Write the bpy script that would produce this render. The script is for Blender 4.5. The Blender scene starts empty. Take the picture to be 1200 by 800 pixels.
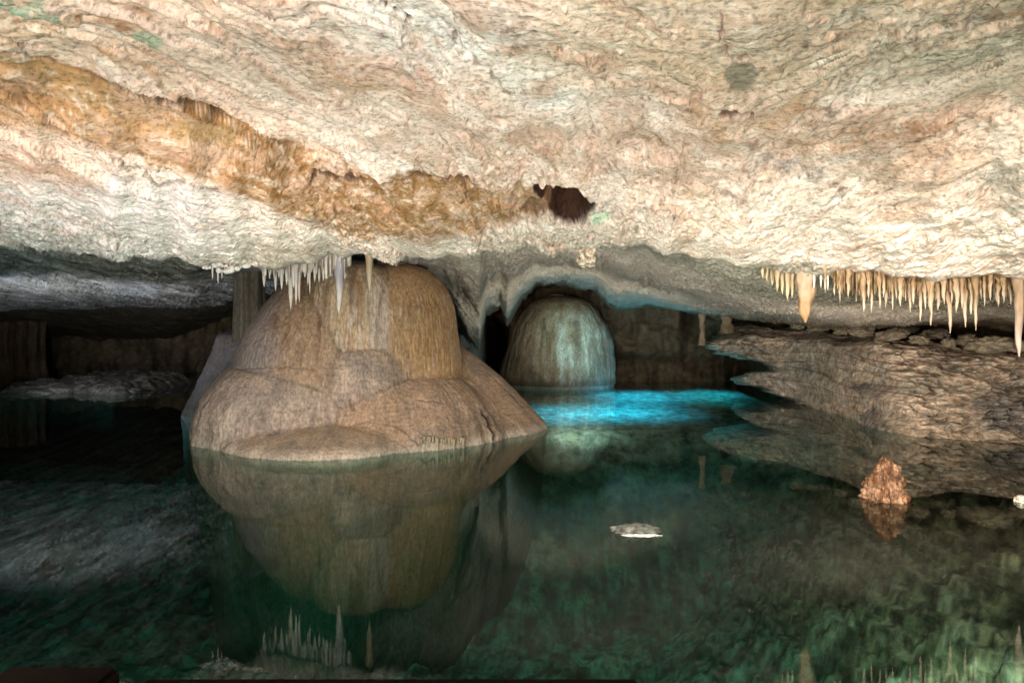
import bpy, bmesh, math, random
import numpy as np
from mathutils import Vector, Matrix

random.seed(7)
RNG = np.random.RandomState(11)
scene = bpy.context.scene
COL = scene.collection

# ------------------------------------------------------------------ camera
CAMZ, YH, FPX = 1.6, 385.0, 867.0           # eye above the water, horizon row and focal length of the 1200 px wide photograph
cam_d = bpy.data.cameras.new('camera')
cam = bpy.data.objects.new('camera', cam_d); COL.objects.link(cam)
cam.location = (0, 0, CAMZ); cam.rotation_euler = (math.radians(90), 0, 0)
cam_d.sensor_width = 36.0; cam_d.lens = 36.0 * FPX / 1200.0
cam_d.shift_y = -(400.0 - YH) / 1200.0
cam_d.clip_start = 0.05; cam_d.clip_end = 500
scene.camera = cam

# ------------------------------------------------------------------ world (daylight at the cave mouth, behind the camera)
world = bpy.data.worlds.new('World'); scene.world = world; world.use_nodes = True
wn = world.node_tree
sky = wn.nodes.new('ShaderNodeTexSky'); sky.sky_type = 'NISHITA'; sky.sun_disc = False
sky.sun_elevation = math.radians(50); sky.sun_rotation = math.radians(180)
wn.links.new(sky.outputs[0], wn.nodes['Background'].inputs[0])
wn.nodes['Background'].inputs[1].default_value = 0.08

# ------------------------------------------------------------------ spots added to light the cave, with no fixtures seen
def spot(name, loc, aim, power, size, blend=1.0, color=(1, .9, .76), radius=.12):
    l = bpy.data.lights.new(name, 'SPOT'); l.energy = power; l.spot_size = math.radians(size); l.spot_blend = blend
    l.color = color; l.shadow_soft_size = radius
    o = bpy.data.objects.new(name, l); COL.objects.link(o); o.location = loc
    o.rotation_euler = (Vector(aim) - Vector(loc)).to_track_quat('-Z', 'Y').to_euler()
    return o
WARM = (1.0, .88, .70); NEUT = (1.0, .875, .785)
COOL = (.90, .94, 1.0)
# added spots around the viewpoint, some hung under the roof
spot('added_spot', (-.6, -.8, .35), (-.2, 6.4, 3.2), 950, 96, 1.0, NEUT)
spot('added_spot', (-2.4, 1.0, .25), (-3.2, 8.6, 3.1), 520, 58, 1.0, NEUT)
spot('added_spot', (2.6, 1.0, .25), (3.4, 8.4, 3.0), 230, 58, 1.0, WARM)
spot('added_spot', (-1.2, .4, 1.2), (-1.9, 11, 1.5), 430, 46, 1.0, WARM)
spot('added_spot', (-2.6, 1.6, .7), (6.6, 11.5, 1.0), 1500, 40, 1.0, WARM)
spot('added_spot', (3.4, .4, 1.2), (6.6, 11, .9), 160, 46, 1.0, WARM)
spot('added_spot', (1.2, .3, 1.3), (5.2, 15, .9), 420, 30, 1.0, NEUT)
spot('added_spot', (-.6, 2.0, 2.72), (.8, 4.9, -1), 5200, 76, 1.0, NEUT)  # downward spot added to brighten the lake bed
spot('added_spot', (-1.6, 2.0, 2.6), (-2.6, 9.0, .2), 500, 40, 1.0, WARM)
spot('added_spot', (3.7, 3.9, 2.35), (4.6, 9.2, -1), 150, 96, 1.0, WARM)
spot('added_spot', (2.6, 2.0, 2.72), (4.0, 7.8, -1), 1100, 80, 1.0, WARM)
spot('added_spot', (-3.4, 3.2, 2.45), (-4.2, 5.6, -2), 2200, 80, 1.0, NEUT)
# added spots sunk just under the surface, shining up at the roof
spot('added_sunk_spot', (-3.9, 5.0, -.04), (-3.2, 7.0, 2.6), 50, 150, 1.0, NEUT, .02)
spot('added_sunk_spot', (.2, 4.6, -.04), (.2, 6.9, 2.6), 95, 150, 1.0, NEUT, .02)
spot('added_sunk_spot', (4.2, 4.8, -.04), (4.0, 6.8, 2.6), 22, 150, 1.0, WARM, .02)
spot('added_sunk_spot', (-7.6, 11.2, -.04), (-7.9, 15.5, 2.3), 310, 125, 1.0, COOL, .02)
spot('added_sunk_spot', (1.2, 12.6, -.04), (1.2, 17.0, 2.5), 240, 130, 1.0, WARM, .02)
spot('added_sunk_spot', (4.6, 9.6, -.04), (5.0, 12.5, 2.3), 120, 120, 1.0, NEUT, .02)
spot('added_sunk_spot', (1.0, 9.6, -.04), (1.4, 11.8, 2.6), 120, 130, 1.0, NEUT, .02)
spot('added_sunk_spot', (8.2, 8.8, -.04), (8.6, 11.6, 2.0), 60, 130, 1.0, NEUT, .02)
BLUE = (.03, .62, 1.0)
spot('added_spot', (3.6, 14.0, 1.0), (1.75, 19.6, 1.3), 480, 21, 1.0, (.62, 1.0, .88), .02)  # free-hanging spot added for the green cast on the far dome
spot('added_spot', (-9.0, 13.0, 1.0), (-10.6, 18.6, .15), 240, 34, 1.0, COOL, .02)  # free-hanging spot added to pick out the left bank
spot('added_blue_spot', (1.1, 16.4, 1.5), (1.1, 16.4, 0), 210, 104, 1.0, BLUE, .02)  # blue spots added above the water, standing in for a submerged source
spot('added_blue_spot', (2.6, 16.8, 1.5), (2.6, 16.8, 0), 330, 104, 1.0, BLUE, .02)
spot('added_blue_spot', (3.3, 19.0, 1.5), (3.3, 19.0, 0), 330, 100, 1.0, BLUE, .02)
spot('added_blue_spot', (4.9, 18.2, 1.1), (4.9, 18.2, 0), 90, 80, 1.0, (.02, .6, .65), .02)
spot('added_blue_spot', (5.2, 19.4, 1.2), (5.2, 19.4, 0), 170, 100, 1.0, (.02, .55, .75), .02)

scene.view_settings.view_transform = 'Standard'; scene.view_settings.look = 'None'
scene.view_settings.exposure = 0.75; scene.view_settings.gamma = 1.0
try:
    scene.cycles.use_denoising = True
    scene.cycles.max_bounces = 8; scene.cycles.transparent_max_bounces = 12
    scene.cycles.caustics_reflective = False; scene.cycles.caustics_refractive = False
    scene.cycles.sample_clamp_indirect = 4.0
except Exception:
    pass

# ------------------------------------------------------------------ noise
_perm = RNG.permutation(256); _perm = np.concatenate([_perm, _perm, _perm])
_grad = RNG.normal(size=(256, 3)); _grad /= np.linalg.norm(_grad, axis=1)[:, None]; _grad = _grad.astype(np.float32)
def perlin(x, y, z):
    x = np.asarray(x, np.float32); y = np.asarray(y, np.float32); z = np.asarray(z, np.float32)
    x, y, z = np.broadcast_arrays(x, y, z)
    xi = np.floor(x).astype(np.int32); yi = np.floor(y).astype(np.int32); zi = np.floor(z).astype(np.int32)
    fx = x - xi; fy = y - yi; fz = z - zi
    ux = fx*fx*fx*(fx*(fx*6-15)+10); uy = fy*fy*fy*(fy*(fy*6-15)+10); uz = fz*fz*fz*(fz*(fz*6-15)+10)
    xi &= 255; yi &= 255; zi &= 255
    out = 0
    for dx in (0, 1):
        wx = ux if dx else 1-ux
        px_ = _perm[xi+dx]
        for dy in (0, 1):
            wy = uy if dy else 1-uy
            py_ = _perm[px_+yi+dy]
            for dz in (0, 1):
                wz = uz if dz else 1-uz
                g = _grad[_perm[py_+zi+dz] & 255]
                out = out + wx*wy*wz*(g[..., 0]*(fx-dx)+g[..., 1]*(fy-dy)+g[..., 2]*(fz-dz))
    return out*1.5
def fbm(x, y, z, octv=4, lac=2.05, gain=.5, ridged=False):
    s = 0; a = 1.0; t = 0
    for i in range(octv):
        n = perlin(x + 17.3*i, y - 9.1*i, z + 5.7*i)
        if ridged: n = 1 - 2*np.abs(n)*1.3
        s = s + a*n; t += a; a *= gain
        x = x*lac; y = y*lac; z = z*lac
    return s/t
def worley(x, y, z):
    """distance to nearest and second nearest feature point, and a random number of the nearest cell"""
    x, y, z = np.broadcast_arrays(np.asarray(x, np.float32), np.asarray(y, np.float32), np.asarray(z, np.float32))
    xi = np.floor(x).astype(np.int32); yi = np.floor(y).astype(np.int32); zi = np.floor(z).astype(np.int32)
    f1 = np.full(x.shape, 9., np.float32); f2 = f1.copy(); idn = np.zeros(x.shape, np.float32)
    for dx in (-1, 0, 1):
        for dy in (-1, 0, 1):
            for dz in (-1, 0, 1):
                h = _perm[_perm[_perm[(xi+dx) & 255] + ((yi+dy) & 255)] + ((zi+dz) & 255)]
                px_ = xi+dx+((h*37) & 255)/255.; py_ = yi+dy+((h*91+13) & 255)/255.; pz_ = zi+dz+((h*151+71) & 255)/255.
                d = np.sqrt((x-px_)**2+(y-py_)**2+(z-pz_)**2).astype(np.float32)
                nearer = d < f1
                f2 = np.where(nearer, f1, np.minimum(f2, d)); idn = np.where(nearer, h/255., idn); f1 = np.where(nearer, d, f1)
    return f1, f2, idn
def sstep(a, b, x):
    t = np.clip((x-a)/(b-a), 0, 1); return t*t*(3-2*t)
def lerp(a, b, t): return a+(b-a)*t
def mixc(c, col, m):
    return c*(1-m[..., None]) + np.array(col, np.float32)*m[..., None]
def at(px, py, D): return ((px-600)*D/FPX, D, CAMZ-(py-YH)*D/FPX)

# ------------------------------------------------------------------ mesh helpers
def grid_mesh(name, X, Y, Z, colr=None, wrap=False, flip=False, facemask=None):
    r, c = X.shape
    co = np.stack([X, Y, Z], -1).reshape(-1, 3).astype(np.float32)
    ii = np.arange(r*c).reshape(r, c)
    if wrap:
        nx = np.roll(ii, -1, axis=1); a = ii[:-1]; b = nx[:-1]; d = ii[1:]; e = nx[1:]
    else:
        a = ii[:-1, :-1]; b = ii[:-1, 1:]; d = ii[1:, :-1]; e = ii[1:, 1:]
    q = np.stack([a, b, e, d], -1)
    if facemask is not None: q = q[facemask]
    q = q.reshape(-1, 4)
    if flip: q = q[:, ::-1]
    used = np.unique(q)
    if len(used) < len(co):
        re = np.full(len(co), -1, np.int64); re[used] = np.arange(len(used)); q = re[q]; co = co[used]
    me = bpy.data.meshes.new(name)
    me.vertices.add(len(co)); me.vertices.foreach_set('co', co.ravel())
    n = len(q)
    me.loops.add(n*4); me.loops.foreach_set('vertex_index', q.ravel().astype(np.int32))
    me.polygons.add(n); me.polygons.foreach_set('loop_start', (np.arange(n)*4).astype(np.int32))
    me.polygons.foreach_set('use_smooth', np.ones(n, bool))
    me.update(calc_edges=True)
    if colr is not None:
        cc = np.clip(colr.reshape(-1, 3), 0, 1)[used]
        at_ = me.color_attributes.new('Col', 'FLOAT_COLOR', 'POINT')
        at_.data.foreach_set('color', np.concatenate([cc, np.ones((len(cc), 1))], 1).astype(np.float32).ravel())
    return me
def link(name, me, mat=None, parent=None, kind=None, label=None, cat=None, group=None, loc=None):
    o = bpy.data.objects.new(name, me); COL.objects.link(o)
    if mat is not None and me is not None and not me.materials: me.materials.append(mat)
    if parent is not None: o.parent = parent
    if loc is not None: o.location = loc
    if kind: o['kind'] = kind
    if label: o['label'] = label
    if cat: o['category'] = cat
    if group: o['group'] = group
    return o

# ------------------------------------------------------------------ materials
def rock_mat(name, base=None, fscale=0, fvar=.3, frange=(.36, .60), var=.35, scale=3.0, bump=.5, bscale=30, rough=.85, spec=.25, streak=1.0, pits=0.0, dist=.02):
    m = bpy.data.materials.new(name); m.use_nodes = True
    nt = m.node_tree; N = nt.nodes; L = nt.links; bs = N['Principled BSDF']
    bs.inputs['Roughness'].default_value = rough; bs.inputs['Specular IOR Level'].default_value = spec
    tc = N.new('ShaderNodeTexCoord'); mp = N.new('ShaderNodeMapping'); mp.inputs['Scale'].default_value = (1, 1, streak)
    L.new(tc.outputs['Object'], mp.inputs[0])
    if base is None:
        src = N.new('ShaderNodeVertexColor'); src.layer_name = 'Col'; cs = src.outputs[0]
    else:
        src = N.new('ShaderNodeRGB'); src.outputs[0].default_value = (*base, 1); cs = src.outputs[0]
    n1 = N.new('ShaderNodeTexNoise'); n1.inputs['Scale'].default_value = scale; n1.inputs['Detail'].default_value = 10; n1.inputs['Roughness'].default_value = .68
    L.new(mp.outputs[0], n1.inputs[0])
    mr = N.new('ShaderNodeMapRange'); mr.inputs[1].default_value = .32; mr.inputs[2].default_value = .68
    mr.inputs[3].default_value = 1-var; mr.inputs[4].default_value = 1+var*.8
    L.new(n1.outputs[0], mr.inputs[0])
    mul = N.new('ShaderNodeVectorMath'); mul.operation = 'MULTIPLY'
    L.new(cs, mul.inputs[0]); L.new(mr.outputs[0], mul.inputs[1])
    out = mul.outputs[0]
    if fscale:
        n3 = N.new('ShaderNodeTexNoise'); n3.inputs['Scale'].default_value = fscale; n3.inputs['Detail'].default_value = 5; n3.inputs['Roughness'].default_value = .7; n3.inputs['Distortion'].default_value = .2
        L.new(mp.outputs[0], n3.inputs[0])
        m3 = N.new('ShaderNodeMapRange'); m3.inputs[1].default_value = frange[0]; m3.inputs[2].default_value = frange[1]; m3.inputs[3].default_value = 1-fvar*1.5; m3.inputs[4].default_value = 1+fvar*(.8 if frange[1] > .5 else .15)
        L.new(n3.outputs[0], m3.inputs[0])
        v3 = N.new('ShaderNodeVectorMath'); v3.operation = 'MULTIPLY'; L.new(out, v3.inputs[0]); L.new(m3.outputs[0], v3.inputs[1]); out = v3.outputs[0]
    n2 = N.new('ShaderNodeTexNoise'); n2.inputs['Scale'].default_value = bscale; n2.inputs['Detail'].default_value = 8; n2.inputs['Roughness'].default_value = .62
    L.new(mp.outputs[0], n2.inputs[0])
    hgt = n2.outputs[0]
    if pits > 0:
        v = N.new('ShaderNodeTexVoronoi'); v.inputs['Scale'].default_value = bscale*.55
        nz = N.new('ShaderNodeMixRGB'); nz.blend_type = 'ADD'; nz.inputs[0].default_value = .06
        L.new(mp.outputs[0], nz.inputs[1]); L.new(n2.outputs['Color'], nz.inputs[2]); L.new(nz.outputs[0], v.inputs[0])
        m2 = N.new('ShaderNodeMapRange'); m2.inputs[1].default_value = .0; m2.inputs[2].default_value = .45
        m2.inputs[3].default_value = -pits; m2.inputs[4].default_value = 0.0
        L.new(v.outputs['Distance'], m2.inputs[0])
        ad = N.new('ShaderNodeMath'); ad.operation = 'ADD'; L.new(hgt, ad.inputs[0]); L.new(m2.outputs[0], ad.inputs[1]); hgt = ad.outputs[0]
    L.new(out, bs.inputs['Base Color'])
    b = N.new('ShaderNodeBump'); b.inputs['Strength'].default_value = bump; b.inputs['Distance'].default_value = dist
    L.new(hgt, b.inputs['Height']); L.new(b.outputs[0], bs.inputs['Normal'])
    return m
M_CEIL = rock_mat('cave limestone', fscale=30, fvar=.33, frange=(.34, .52), var=.24, scale=2.2, bump=.42, bscale=22, pits=.9, dist=.03)
M_WALL = rock_mat('dim cave wall rock', var=.4, scale=1.5, bump=.6, bscale=9, dist=.05)
M_FLOW = rock_mat('wet flowstone', fscale=32, fvar=.26, var=.20, scale=5.0, bump=.35, bscale=26, rough=.62, spec=.35, streak=.35, dist=.012)
M_LEDGE = rock_mat('pitted ledge rock', fscale=9, fvar=.34, var=.38, scale=3.0, bump=.7, bscale=22, pits=.8, dist=.03)
M_BED = rock_mat('submerged rock', fscale=5, fvar=.5, var=.45, scale=1.6, bump=.6, bscale=8, dist=.05)
M_TITE = rock_mat('calcite', var=.22, scale=14, bump=.35, bscale=70, rough=.55, spec=.4, streak=.3, dist=.006)
M_ROCK = rock_mat('dry loose rock', fscale=22, fvar=.5, var=.35, scale=6, bump=.6, bscale=30, pits=.5, dist=.012)
M_WOOD = rock_mat('dark deck wood', base=(.010, .006, .005), var=.4, scale=6, bump=.3, bscale=40, rough=.9, spec=.08, streak=1, dist=.005)  # albedo lowered to near black, standing in for an unlit deck

# ------------------------------------------------------------------ the ceiling
PX = [-400, 0, 60, 120, 200, 240, 300, 400, 480, 560, 620, 690, 760, 820, 880, 940, 1000, 1100, 1200, 1600]
LIPY = [288, 290, 300, 306, 312, 318, 318, 306, 309, 302, 305, 300, 300, 314, 318, 322, 327, 333, 335, 338]
RPX = [-400, 0, 120, 200, 262, 300, 420, 520, 546, 562, 570, 586, 594, 600, 612, 628, 650, 676, 696, 712, 724, 760, 800, 822, 850, 900, 960, 1000, 1050, 1100, 1160, 1200, 1600]
RIMY = [367, 366, 361, 361, 356, 342, 346, 362, 400, 412, 372, 364, 384, 376, 354, 338, 333, 336, 341, 360, 366, 362, 366, 369, 372, 376, 386, 388, 386, 383, 381, 385, 388]
RIMD = [17, 17.6, 17.8, 17.8, 17.6, 17, 17, 17.6, 18, 18, 18.2, 18.4, 18.6, 18.8, 19, 19.2, 19.4, 19.4, 19.4, 19.6, 20, 19.6, 18.6, 17.6, 17, 15.4, 14.6, 14.3, 14.0, 13.8, 13.5, 13.3, 12.5]
def lipD(px): return np.interp(px, [-400, 0, 220, 300, 420, 500, 560, 760, 950, 1200, 1600], [8.0, 8.2, 8.4, 9.0, 9.0, 8.6, 8.25, 7.9, 7.4, 7.2, 7.0]) + .10*np.sin(px/83.) + .06*np.sin(px/31.+1)
def base_h(px, D):
    """height of the cave roof above the eye"""
    ylip = np.interp(px, PX, LIPY) + 2.2*np.sin(px/17.)+1.6*np.sin(px/7.3+2); LD = lipD(px)
    hl = (YH-ylip)/FPX*LD
    Ds = np.interp(px, [-400, 0, 100, 215, 330, 400, 560, 650, 800, 1600], [3.2, 3.6, 4.0, 4.75, 5.6, 6.1, 6.6, 6.4, 5.9, 5.2])
    wd = np.interp(px, [-400, 500, 640, 800, 1600], [1.3, 1.3, 2.0, 3.6, 3.8])
    warp = .35*perlin(px/70., D*1.2, 0.5)
    t = sstep(0, 1, (D+warp-(Ds-wd*.45))/wd)
    top = 1.30 + .05*np.sin(px/190.)
    after = hl + .05 + .24*np.clip((LD-D)/3., 0, 1.)
    near = lerp(top, after, t)
    # recess beyond the lip
    up = np.interp(px, [-400, 220, 262, 420, 520, 700, 790, 860, 1600], [.20, .20, .42, .42, .34, .28, .05, .0, .0])
    hs = hl + up
    RD = np.interp(px, RPX, RIMD) ; hr = (YH-np.interp(px, RPX, RIMY))/FPX*RD
    t1 = sstep(0, 1, (D-LD)/.45)
    a = lerp(near, hs, t1)
    t2 = np.clip((D-LD-.45)/(RD-LD-.45), 0, 1)
    t2 = t2**np.interp(px, [-400, 500, 600, 740, 900, 1600], [1.0, 1.0, 1.5, 1.3, .8, .8])
    b = lerp(a, hr, t2)
    t3 = sstep(0, 1, (D-RD)/.7)
    lift = np.interp(px, [-400, 240, 300, 560, 600, 1600], [.16, .16, .3, .3, .45, .45])
    c = lerp(b, hr+lift, t3)
    t4 = np.clip((D-RD-.7)/(26-RD), 0, 1)
    hb = np.interp(px, [-400, 200, 280, 1600], [-.45, -.4, .5, .6])
    return np.where(D > RD+.7, lerp(hr+lift, hb, t4), c)
cols = np.concatenate([np.linspace(-400, -40, 60, endpoint=False), np.linspace(-40, 1240, 830), np.linspace(1240, 1600, 61)[1:]])
inv = np.concatenate([1/np.linspace(1/1.7, 1/5.6, 270), np.linspace(5.6, 9.5, 220)[1:], 1/np.linspace(1/9.5, 1/30., 270)[1:]])
Dg, Pg = np.meshgrid(inv, cols, indexing='ij')
Hb = base_h(Pg, Dg)
Xg = (Pg-600)*Dg/FPX
PYg = YH - Hb*FPX/Dg                                   # where that point of rock is seen in the photograph
lipmask = sstep(-.1, .25, lipD(Pg)-Dg)
rimDg = np.interp(Pg, RPX, RIMD)
# relief: big lobes, flaky folds, popcorn, pits
Wg = 1.15*np.log(Dg)                                    # depth measured so that relief gets longer away from the mouth
big = fbm(Xg*.7, Dg*.7, 3.1, 3)
w1 = perlin(Xg*1.3, Wg*1.9, 9.)*.30+perlin(Xg*4, Wg*5, 3.)*.07; w2 = perlin(Xg*1.3+40, Wg*1.9, 2.)*.20+perlin(Xg*4+9, Wg*5, 7.)*.06
gx = np.linspace(-14, 20, 400); gi = np.cumsum(np.interp(gx, [-14, -3, 0, 1.5, 4, 20], [.42, .42, .36, .10, -.12, -.12]))*(gx[1]-gx[0]); gi -= np.interp(0, gx, gi)
U = Xg+w1; V = Wg+w2-np.interp(Xg, gx, gi)
s1 = fbm(U*1.1, V*4.2, 1.3, 4, gain=.55, ridged=True)
s2 = fbm(U*4.5+7, V*11, 4.3, 4, gain=.62)
s3 = fbm(U*14, V*26, 2.3, 3, gain=.65)
g1, g2, gid = worley(U*17, V*30, 3.3)
k1, k2, kid = worley(U*2.2+.4*perlin(U*3, V*5, 1.), V*6.5+.5*perlin(U*4, V*7, 2.), 5.2)
pit = sstep(.36, .0, g1)*sstep(.80, .95, gid)
rgh = lerp(np.interp(Pg, [-400, 250, 440, 740, 1600], [1.6, 1.5, 1.7, 1.4, 1.1]), 1.0, lipmask)
patchy = .35+.9*sstep(-.2, .35, perlin(Xg*.9, Wg*1.7, 6.6)+.5*perlin(Xg*2.3, Wg*4, 1.6))
zone = sstep(5.0, 7.2, Dg)
fine = fbm(Xg*20, Dg*12, 1.7, 3, gain=.6)
disp = (.11*big + .050*s1 + (.036*s2 + .012*s3)*patchy + .05*(kid-.5)*sstep(0, .12, k2-k1)*patchy - .035*pit)*rgh + (.012+.035*zone)*fine*rgh*patchy
disp = disp*lerp(.62, 1., sstep(2, 6, Dg)) - .07*zone*big
slab = fbm(U*.8+3, V*2.2+5, 7.7, 4)
stepm = sstep(.08, .10, slab)+sstep(-.14, -.12, slab)
disp = disp + .022*stepm*lipmask
edge_ = (sstep(.05, .08, slab)*sstep(.115, .09, slab)+sstep(-.17, -.14, slab)*sstep(-.105, -.13, slab))
# named hollows and cracks, at their places on the rock
def ell(cx, cy, rx, ry, ang=0, soft=.35, wob=.25, seed=0.):
    out = np.zeros(Pg.shape, np.float32); R_ = max(rx, ry)*(2.2+soft)
    m = (np.abs(Pg-cx) < R_) & (np.abs(PYg-cy) < R_) & (Dg < 9.2)
    P_, Q_ = Pg[m], PYg[m]
    a = math.radians(ang); dx = P_-cx; dy = Q_-cy
    u = (dx*math.cos(a)+dy*math.sin(a))/rx; v = (-dx*math.sin(a)+dy*math.cos(a))/ry
    d = np.sqrt(u*u+v*v) + wob*(perlin(P_/16.+seed, Q_/11., seed*3.1)*1.3+perlin(P_/7.+seed, Q_/4., seed*2.1)*.35)
    out[m] = sstep(1+soft, 1-soft, d); return out
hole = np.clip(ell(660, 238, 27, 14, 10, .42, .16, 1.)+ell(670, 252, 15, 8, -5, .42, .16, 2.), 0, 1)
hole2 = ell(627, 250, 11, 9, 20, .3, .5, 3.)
flat1 = ell(82, 108, 62, 20, 18, .15, .12, 5.); flat2 = ell(870, 102, 17, 16, 20, .12, .2, 6.); flat3 = ell(235, 155, 45, 14, 8, .25, .2, 6.)
nearm = (Dg < lipD(Pg)) & (Dg > lipD(Pg)-.8); disp = disp - disp[nearm].mean()*sstep(3, 6.5, Dg)*lipmask
disp = disp*(1-.8*flat1)*(1-.8*flat2)*(1-.6*flat3) + .04*flat1 + .05*flat2 
disp = disp*(1-hole) + .34*hole + .06*hole2
cr = np.zeros_like(Pg)
def crack(pts, w=2.2, depth=1.0):
    global cr
    dmin = np.full(Pg.shape, 99., np.float32)
    jx = Pg + 5*perlin(Pg/14., PYg/9., 2.2); jy = PYg + 4*perlin(Pg/12., PYg/8., 8.8)
    x0, x1 = min(p[0] for p in pts)-20, max(p[0] for p in pts)+20; y0, y1 = min(p[1] for p in pts)-20, max(p[1] for p in pts)+20
    m = (Pg > x0) & (Pg < x1) & (PYg > y0) & (PYg < y1) & (Dg < 9.5)
    jx = jx[m]; jy = jy[m]; dd = np.full(jx.shape, 99.)
    for (a, b), (c, d) in zip(pts[:-1], pts[1:]):
        vx, vy = c-a, d-b; t = np.clip(((jx-a)*vx+(jy-b)*vy)/(vx*vx+vy*vy), 0, 1)
        dd = np.minimum(dd, np.hypot(jx-a-t*vx, jy-b-t*vy))
    cr[m] = np.maximum(cr[m], depth*sstep(w*1.25, w*.4, dd))
crack([(0, 70), (60, 78), (100, 98), (145, 112), (215, 122), (262, 140)], 2.2)
crack([(262, 140), (300, 155), (330, 176)], 1.6, .6)
crack([(368, 198), (376, 200), (420, 209), (470, 207), (520, 206), (556, 214)], 2.6)
crack([(368, 198), (364, 216)], 2.4)
crack([(405, 5), (440, 8), (470, 28), (480, 42)], 2.6)
crack([(0, 118), (40, 140), (110, 178), (180, 218), (260, 228)], 1.6, .6)
crack([(848, 140), (868, 138), (886, 146)], 2.0, .9)
crack([(700, 0), (740, 22), (790, 40)], 1.6, .6)
crack([(845, 22), (850, 60), (858, 80), (880, 82)], 1.6, .6)
crack([(0, 52), (30, 62), (60, 60)], 1.6, .7)
crack([(500, 30), (535, 62), (560, 90), (600, 120)], 1.5, .5)
crack([(540, 212), (545, 225), (552, 235)], 2, .8)
disp = disp + .03*cr
Hg = Hb + disp
shx = .05*fbm(Xg*5, Dg*5, 1.1, 3)*lipmask; shy = (.06*fbm(Xg*5+9, Dg*5, 6.1, 3)*lipmask + (.02+.05*sstep(4, 7, Dg))*fbm(Xg*9, Dg*6, Hg*13, 4, gain=.65)*np.where(Dg > 9.5, 1.8, 1.))
# colour of the rock itself, plus shade put into the hollows
n_a = fbm(Pg/150., PYg/55., 1.9, 4); n_b = fbm(U*1.1, V*3.4, 8.2, 5, gain=.6); n_c = fbm(U*4, V*9, Hg*9, 4, gain=.6); n_d = fbm(U*12, V*22, Hg*18, 3)
C = np.zeros(Pg.shape+(3,), np.float32)+np.array([.71, .515, .425], np.float32)
C = mixc(C, (.87, .735, .67), sstep(-.15, .3, n_b+.5*n_c))
C = mixc(C, (.50, .31, .18), sstep(.15, .5, -n_b+.5*n_c)*.7)
C = mixc(C, (.36, .20, .11), edge_*sstep(-.1, .3, n_c)*.6)
# paler, cooler towards the lip and along the white sweep from the upper left to the lower right
sweep = np.exp(-((PYg-(25+(Pg-440)*.42))/38.)**2)*sstep(380, 480, Pg)*sstep(760, 640, Pg)
C = mixc(C, (.86, .84, .82), np.clip(sweep*(.75+1.2*n_c), 0, .9))
low = sstep(200, 262, PYg+14*n_a+np.interp(Pg, [0, 250, 400, 700, 1200], [12, -25, -40, 0, 0]))
C = mixc(C, (.88, .775, .72), np.clip(low*(.65+.8*n_c), 0, .85))
# grey violet tint lower left, warm beige upper right
cool = sstep(330, 200, Pg)*sstep(195, 235, PYg)
C = mixc(C, (.72, .70, .72), cool*.75)
beige = sstep(520, 700, Pg+60*n_a)*sstep(150, 90, PYg)
C = mixc(C, (.60, .49, .34), beige*.5)
# the ochre belt
bx = [-60, 0, 60, 140, 215, 270, 330, 400, 500, 560, 620, 680]
up_ = np.interp(Pg, bx, [50, 78, 84, 106, 122, 140, 172, 202, 206, 214, 224, 238]); dn_ = np.interp(Pg, bx, [130, 150, 162, 186, 204, 226, 252, 274, 280, 276, 262, 250])
jj = PYg + 12*n_c + 9*n_a
belt = sstep(-5, 3, jj-up_)*sstep(10, -8, jj-dn_)*sstep(690, 600, Pg)
C = mixc(C, (.34, .19, .08), belt*np.clip(.86+1.0*n_c+.6*n_d, 0, .97))
C = mixc(C, (.24, .115, .035), belt*sstep(.0, .3, n_c+.7*n_d)*.85*np.interp(Pg, [0, 160, 230, 380, 440, 700], [.5, .7, 1, 1, .45, .5]))
C = mixc(C, (.30, .19, .07), flat1*.7); C = mixc(C, (.36, .24, .10), flat3*.7)
C = mixc(C, (.25, .22, .17), flat2*.8)
left_o = sstep(430, 120, Pg+80*n_a)*sstep(215, 150, PYg)
C = mixc(C, (.50, .29, .14), left_o*sstep(-.1, .35, n_b+.7*n_c)*.62)
def stain(cx, cy, rx, ry, ang, col, amt, seed, soft=.6):
    global C
    C = mixc(C, col, ell(cx, cy, rx, ry, ang, soft, .7, seed)*amt*np.clip(.45+1.6*n_c+.8*n_d, 0, 1))
RED = (.42, .19, .11); GRN = (.30, .46, .33); GRY = (.20, .20, .20); BRN = (.22, .10, .05)
stain(140, 30, 38, 12, 12, (.34, .15, .06), 1.2, 1.1); stain(100, 62, 24, 8, 0, (.36, .20, .10), .6, 1.7)
stain(25, 8, 34, 12, 12, GRN, 1.5, 2.2, .3); stain(176, 55, 18, 9, 15, GRN, 1.5, 2.5, .4); stain(40, 190, 55, 14, 25, RED, .45, 2.8)
stain(698, 252, 10, 6, 0, (.12, .50, .28), 1.5, 3.1)
stain(705, 88, 28, 10, 15, RED, .6, 3.3); stain(640, 75, 34, 9, 20, RED, .4, 3.6); stain(560, 36, 40, 6, 0, RED, .35, 3.7)
stain(975, 140, 34, 12, 5, RED, .75, 3.9, .3); stain(1025, 143, 26, 6, 0, (.30, .20, .14), .7, 4.1, .3)
stain(1080, 160, 60, 8, -22, RED, .55, 4.3); stain(935, 178, 22, 7, 0, RED, .55, 4.6); stain(1060, 196, 30, 6, -15, RED, .45, 4.4)
stain(1190, 32, 36, 8, 5, (.36, .14, .06), .85, 4.9); stain(1120, 18, 24, 10, -20, RED, .5, 5.3); stain(1150, 30, 16, 10, -20, GRY, .4, 5.6)
stain(850, 45, 9, 25, -5, (.30, .15, .10), .55, 5.8); stain(880, 26, 30, 6, 5, RED, .4, 6.1); stain(812, 124, 28, 5, -6, RED, .55, 6.4)
stain(1158, 138, 26, 8, -20, RED, .5, 6.7); stain(842, 158, 18, 13, -45, (.58, .36, .18), .6, 6.9)
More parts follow.
